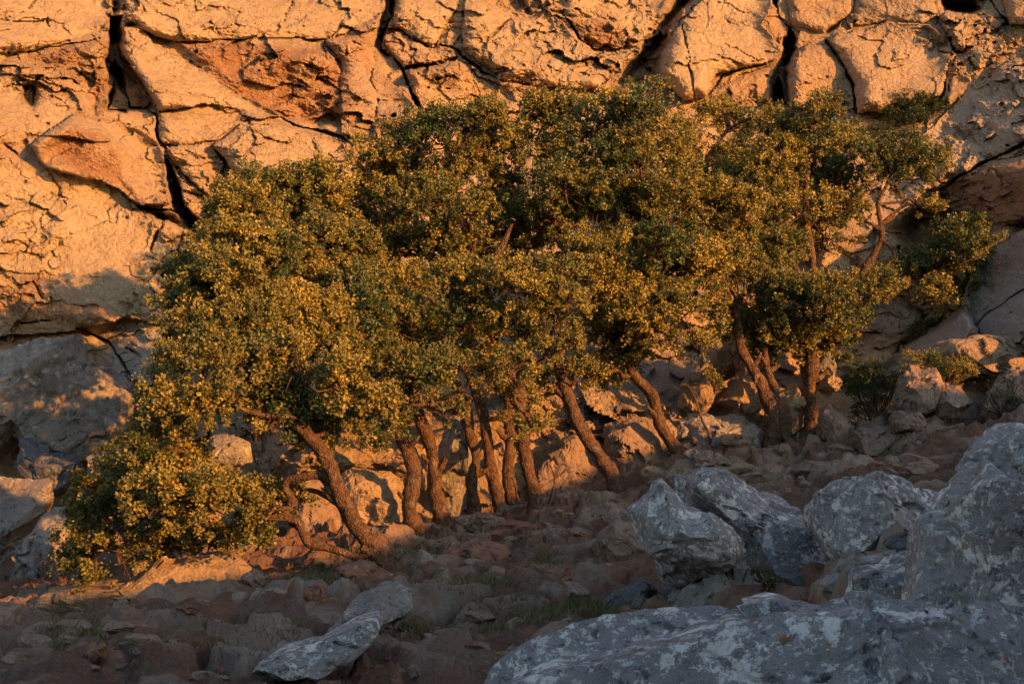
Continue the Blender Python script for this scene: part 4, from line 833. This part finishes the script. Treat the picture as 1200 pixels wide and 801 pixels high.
tree('straight slim trunk left of the central clump, under the upper left foliage', (556,600),
     [([(556,600),(558,565),(560,530),(554,495),(540,460),(480,400)], [.13,.12,.115,.11,.09,.06])],
     [(270,292,38),(310,302,42),(250,312,28),(350,322,42),(302,342,35),(390,332,45),(430,342,45),(470,352,45),(450,312,42),(410,292,40),(380,282,38),(470,392,38),(500,402,35),(530,420,30),(235,342,36,1.6),(265,325,40,1.6),(300,308,42,1.6),(340,290,42,1.6),(245,365,36,1.4),(282,350,38,1.6),(225,360,30,2.2),(222,324,34,2.3),(250,312,36,1.9),(280,302,38,1.0),(306,292,40,.4),(216,346,30,2.6),(242,352,34,2.2),(268,338,36,1.3)], depth=24.2, cdep=.4, near=3.8, dens=1.4, seed=4)  # clumps with a depth offset: hidden foliage added to shade the left boulder
tree('dark trunk at the back of the central clump, reaching the topmost left foliage', (588,602),
     [([(588,602),(580,565),(572,525),(566,490),(540,420),(460,320)], [.15,.14,.13,.12,.1,.06])],
     [(280,242,40),(258,262,24),(320,232,42),(360,218,38),(340,262,40),(302,268,35),(390,242,40),(402,268,40),(372,208,22),(430,236,44),(440,275,38)], depth=25.2, cdep=1.6, near=4.0, dens=1.35, seed=5)
tree('lit trunk in the central clump carrying the tall dome of foliage at top centre', (606,606),
     [([(606,606),(600,565),(594,530),(590,500),(585,440),(560,340)], [.15,.14,.135,.13,.11,.07])],
     [(480,202,46),(510,168,44),(550,154,40),(580,172,40),(540,202,50),(590,217,45),(500,242,48),(550,252,48),(462,252,42),(600,262,45),(442,192,30),(472,164,28),(522,138,22),(566,134,20),(520,292,45),(570,302,42),(620,292,40),(480,292,40)], depth=24.2, cdep=1.4, seed=6, limbs_extra=[([(560,340),(575,310),(590,285),(600,262)], [.08,.07,.05,.03], .6)])
tree('rightmost trunk of the central clump with a leafy bunch hanging before its fork', (632,610),
     [([(632,610),(624,570),(614,530),(610,505),(612,450),(620,380)], [.17,.15,.14,.13,.1,.07])],
     [(560,352,42),(600,342,45),(540,382,36),(580,392,42),(640,332,45),(652,372,42),(612,382,40),(600,432,34),(600,470,32),(622,500,18),(572,432,28),(650,412,36),(540,332,38)], depth=23.3, cdep=-.1, seed=7)
tree('strongly leaning trunk right of the central clump, under the top centre right foliage', (727,574),
     [([(727,574),(705,538),(682,502),(664,465),(655,420),(670,320)], [.16,.16,.155,.15,.12,.08])],
     [(650,144,40),(640,182,45),(690,154,42),(700,192,45),(660,222,45),(720,222,42),(690,252,45),(740,182,38),(742,134,36),(762,112,24),(722,124,22),(640,262,45),(700,292,45),(750,252,40),(632,124,20),(775,150,30),(785,190,34),(772,225,34),(800,215,30),(680,322,42),(720,342,40),(670,432,32),(640,452,26)], depth=24.2, cdep=1.0, seed=8)
tree('second leaning trunk, further right, with a bright bunch of leaves at its bend', (796,532),
     [([(796,532),(780,495),(764,462),(748,430),(736,400),(740,330)], [.15,.14,.135,.13,.11,.08])],
     [(725,402,44),(742,420,36),(710,440,28),(700,386,42),(760,352,42),(732,302,42),(770,292,40),(790,322,40),(770,386,36),(800,372,38),(745,372,40),(822,396,30),(792,402,22),(780,252,38),(690,440,22)], depth=26.0, cdep=-.2, seed=9)
tree('open airy oak far behind at top right of centre, rock showing through it', (845,330),
     [([(845,330),(842,290),(838,250),(835,200),(845,160)], [.12,.11,.1,.07,.04])],
     [(800,164,32),(840,142,32),(870,152,32),(820,182,32),(860,187,32),(895,144,25),(882,204,34),(792,204,28),(832,214,30)], depth=32.0, cdep=0, seed=10, dens=.8)
tree('oak with a forked trunk on the right, dark foliage above the fork', (906,527),
     [([(906,527),(904,490),(896,460),(884,436),(872,405),(865,350)], [.19,.17,.15,.13,.11,.08]), ([(904,482),(908,455),(902,430),(898,400)], [.11,.1,.09,.07])],
     [(880,302,42),(860,282,42),(830,272,42),(902,312,42),(850,322,42),(822,312,38),(870,352,42),(890,382,42),(900,406,30),(860,376,34),(922,292,34),(800,242,40),(840,238,38),(880,252,40),(890,422,20),(790,275,32)], depth=26.3, cdep=.2, seed=11)
tree('oak with a straight stout trunk on the right, compact lit crown', (944,527),
     [([(944,527),(948,490),(950,455),(946,420),(945,380)], [.2,.17,.165,.16,.1])],
     [(940,362,44),(970,352,42),(990,372,36),(960,392,40),(930,402,30),(920,352,34),(1002,347,30),(985,402,20),(950,420,18),(1030,332,24),(1018,348,20),(1040,345,12)], depth=27.0, cdep=-.5, seed=12)
tree('tall oak behind the straight stout trunk, with the large upper right crown', (960,470),
     [([(960,470),(958,400),(957,340),(957,290),(950,240),(945,190)], [.13,.12,.1,.09,.08,.05])],
     [(930,172,42),(970,172,40),(962,142,28),(912,192,42),(900,222,42),(952,212,45),(980,212,36),(940,252,45),(902,262,40),(970,256,36),(922,152,26),(990,240,26),(862,227,32),(960,282,32),(992,182,24),(975,122,16)], depth=29.0, cdep=.3, seed=13, limbs_extra=[([(950,340),(930,310),(915,280),(912,250)], [.08,.06,.05,.04], .2)])
tree('slender bent oak at far right, its layered pads of leaves over the grey slab', (985,380),
     [([(985,380),(1003,335),(1012,312),(1030,285),(1032,262),(1036,235),(1045,210)], [.11,.1,.09,.085,.075,.06,.04])],
     [(1050,182,34),(1080,187,30),(1040,202,30),(1066,206,28),(1096,192,20),(1025,182,22),(1070,242,22),(1092,246,18),(1050,226,14),
      (1110,302,32),(1090,322,34),(1120,332,34),(1086,346,28),(1110,360,22),(1130,282,28),(1160,290,20),(1140,302,26),(1150,262,16),(1060,312,20),(1050,325,22),(1075,336,22),(1068,322,18),(1132,346,18),(1108,276,18),(1166,304,12)], depth=29.5, cdep=-.3, seed=14, dens=.9,
     limbs_extra=[([(1012,312),(1040,308),(1065,312),(1090,318)], [.07,.06,.05,.03], -.1), ([(1034,262),(1048,250),(1062,240),(1072,240)], [.05,.04,.03,.02], -.2), ([(1090,318),(1120,300),(1150,282)], [.04,.035,.02], -.2)])

def bush(label, clumps, depth, cat='shrub', dens=1.2, group=None, seed=0, L=.045, Wd=.02, tuft=.11, mat=None, per=36, stem=True, name='shrub'):
    g = np.random.default_rng(3000 + seed); cl = [(P(u, v, depth + g.uniform(-.2, .2)), r * depth / F * .9) for u, v, r in clumps]
    lo = min(cl, key=lambda c: c[0][2]); base = np.mean([c for c, r in cl], 0); base[2] = lo[0][2] - lo[1]
    root = bpy.data.objects.new(name, None); COL.objects.link(root); root.location = base; root.empty_display_size = .2
    tag(root, label, cat, group)
    link('foliage', crown_from(cl, base, g, tuft_r=tuft, per=per, L=L, Wd=Wd, dens=dens * 1.5, mat=mat or M_BUSH), root)
    tb = Tubes()
    for c, r in cl:
        for k in range(4):
            e = c + g.normal(size=3) * r * .5; tb.add([base + g.normal(size=3) * .05, (base + e) / 2 + g.normal(size=3) * .1 * r, e], [.016, .012, .006], 5, 0, 0, 3)
    link('stem', tb.mesh('stem', M_BARK, base), root)
    return root
bush('wide green bush growing in a hollow of the cliff at top right', [(1045,132,20),(1068,128,20),(1090,128,18),(1105,136,12),(1075,142,16),(1050,146,12)], 34.2, seed=1)
bush('sparse dull bush below the wide cliff bush', [(1020,155,14),(1040,160,14),(1012,170,10)], 34, seed=2, dens=.6)
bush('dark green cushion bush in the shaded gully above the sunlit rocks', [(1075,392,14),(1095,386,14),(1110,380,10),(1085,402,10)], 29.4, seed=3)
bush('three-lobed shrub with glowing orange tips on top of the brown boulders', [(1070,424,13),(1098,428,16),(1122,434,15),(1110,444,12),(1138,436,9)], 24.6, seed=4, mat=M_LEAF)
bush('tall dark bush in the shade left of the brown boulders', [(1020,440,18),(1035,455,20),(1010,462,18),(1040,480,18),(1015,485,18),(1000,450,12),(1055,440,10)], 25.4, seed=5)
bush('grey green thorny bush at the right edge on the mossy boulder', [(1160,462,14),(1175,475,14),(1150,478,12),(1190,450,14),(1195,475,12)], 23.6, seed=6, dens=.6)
bush('dark green creeping bush at lower left under the ledge', [(72,766,14),(88,756,16),(102,744,14),(92,768,12),(112,738,8)], 14.6, seed=7, tuft=.07, L=.035, Wd=.014)
bush('dark shrub against the huge boulder beside the upper left crown', [(190,452,14),(182,470,14),(172,490,14),(165,508,12),(196,440,12)], 24.2, seed=8)
bush('dark shrub on the rock under the huge boulder', [(130,535,14),(148,545,14),(120,548,12)], 23.0, seed=9)
bush('low weedy plant between red rocks and the leaning trunk', [(350,672,9),(366,668,9),(380,672,10),(376,690,10),(392,698,8)], 17.5, seed=10, tuft=.06, L=.035, Wd=.015)
bush('small weed beside the rounded grey boulder', [(478,738,7),(470,745,6),(485,744,6)], 14.2, seed=11, tuft=.05, L=.035, Wd=.012)
bush('tuft of moss in the crack below the long rounded boulder', [(885,672,5),(898,674,5),(908,684,4)], 11.9, seed=12, tuft=.03, L=.018, Wd=.008, dens=4)
bush('ivy sprig on a rock in the cliff gap at upper left', [(372,158,6),(382,160,6),(392,164,5)], 34.5, seed=13, dens=.8)
bush('dry bush on the cliff at the top right corner', [(1186,48,10),(1192,38,8)], 34.0, seed=14, dens=.7)
bush('young oak sprout in front of the sunlit jagged rock', [(838,446,9),(845,452,8),(834,436,6)], 26.6, seed=15, dens=.6, mat=M_LEAF)

def dead_stem(label, path, rads, depth):
    pts = np.array([P(u, v, depth) for u, v in path]); base = pts[0].copy(); tb = Tubes(); tb.add(pts, rads, 8, .15, 5, 6)
    o = link('dead_stem', tb.mesh('dead_stem', M_BARK, base), loc=base); return tag(o, label, 'stem')
dead_stem('thin crooked dead stem beside the egg shaped boulder', [(642,622),(640,600),(646,580),(650,560),(645,545)], [.028,.024,.02,.016,.01], 23.6)
dead_stem('thin dark sapling stem between second leaning trunk and forked trunk', [(838,535),(832,510),(822,490),(814,465),(806,452),(798,450)], [.03,.026,.022,.019,.015,.01], 26.2)

# grass: one object
def grass():
    g = np.random.default_rng(77); VV = []; TT = []
    spots = [(680,712,34,8,320,.08),(700,722,26,7,160,.08),(600,725,60,14,260,.07),(560,700,40,10,250,.07),(480,742,18,8,250,.08),(640,655,14,5,120,.08),(520,640,14,6,120,.07),(650,735,60,14,160,.07),(370,690,30,12,250,.08),(520,660,200,40,600,.05),(880,560,120,14,250,.06),(90,750,40,14,300,.08),(300,770,120,20,300,.05),(450,660,40,14,220,.08),(940,525,20,6,120,.07),(1060,520,40,14,200,.08)]
    for u, v, su, sv_, n, h in spots:
        uu = u + g.normal(size=n) * su * .6; vv = v + g.normal(size=n) * sv_ * .6
        d = np.array([ground_hit(a, min(c, 830)) for a, c in zip(uu, vv)]); p = P(uu, vv, d); p[:, 2] = ground_z(p[:, 0], p[:, 1]) - .01
        k = 4
        for _ in range(k):
            q = p + g.normal(size=p.shape) * np.array([.04, .04, 0]); hh = h * g.uniform(.5, 1.6, n)[:, None]
            lean = g.normal(size=(n, 3)) * .5; lean[:, 2] = 1; t = q + lean * hh; s = g.normal(size=(n, 3)); s[:, 2] = 0; s *= .006 / (np.linalg.norm(s, axis=1)[:, None] + 1e-9)
            mid = (q + t) / 2 + lean * hh * .05
            v4 = np.stack([q - s, q + s, t + s * .2, t - s * .2], 1); VV.append(v4.reshape(-1, 3)); TT.append(np.repeat(np.clip(g.normal(.5, .3, n), 0, 1), 4))
    v = np.vstack(VV); me = mesh_np('grass', v, np.arange(len(v)).reshape(-1, 4), M_GRASS, {'tint': np.concatenate(TT)}, smooth=False)
    tag(link('grass', me), 'sparse short grass tufts on the stony soil', 'grass', kind='stuff')
grass()

# dead leaves, straw and twigs on the soil: one object
def litter():
    g = np.random.default_rng(88); n = 26000
    x = g.uniform(-8, 8, n); y = g.uniform(9.5, 28, n)
    k = fbm(np.stack([x * .7, y * .7, 0 * x], -1), 3, 120) + g.normal(0, .12, n) > .02; x = x[k]; y = y[k]; n = len(x)
    p = np.stack([x, y, ground_z(x, y) + .012], -1)
    up = g.normal(size=(n, 3)) * .35 + np.array([0, 0, 1]); t = np.cross(up, g.normal(size=(n, 3))); t /= np.linalg.norm(t, axis=1)[:, None]; bb = np.cross(up, t); bb /= np.linalg.norm(bb, axis=1)[:, None]
    straw = g.random(n) < .3; L = np.where(straw, g.uniform(.07, .2, n), g.uniform(.025, .05, n))[:, None]; W_ = np.where(straw, .006, g.uniform(.014, .028, n))[:, None]
    v = np.stack([p - t * L / 2, p + bb * W_ / 2, p + t * L / 2, p - bb * W_ / 2], 1).reshape(-1, 3)
    tint = np.repeat(np.clip(np.where(straw, g.normal(.85, .1, n), g.normal(.35, .25, n)), 0, 1), 4)
    tag(link('leaf_litter', mesh_np('leaf_litter', v, np.arange(len(v)).reshape(-1, 4), M_LITTER, {'tint': tint}, smooth=False)), 'dead leaves and dry straw lying on the soil', 'leaf litter', kind='stuff')
M_LITTER = leaf_mat('dead_leaf', (.10, .06, .035), (.36, .28, .17), (.2, .15, .1), .05)
litter()
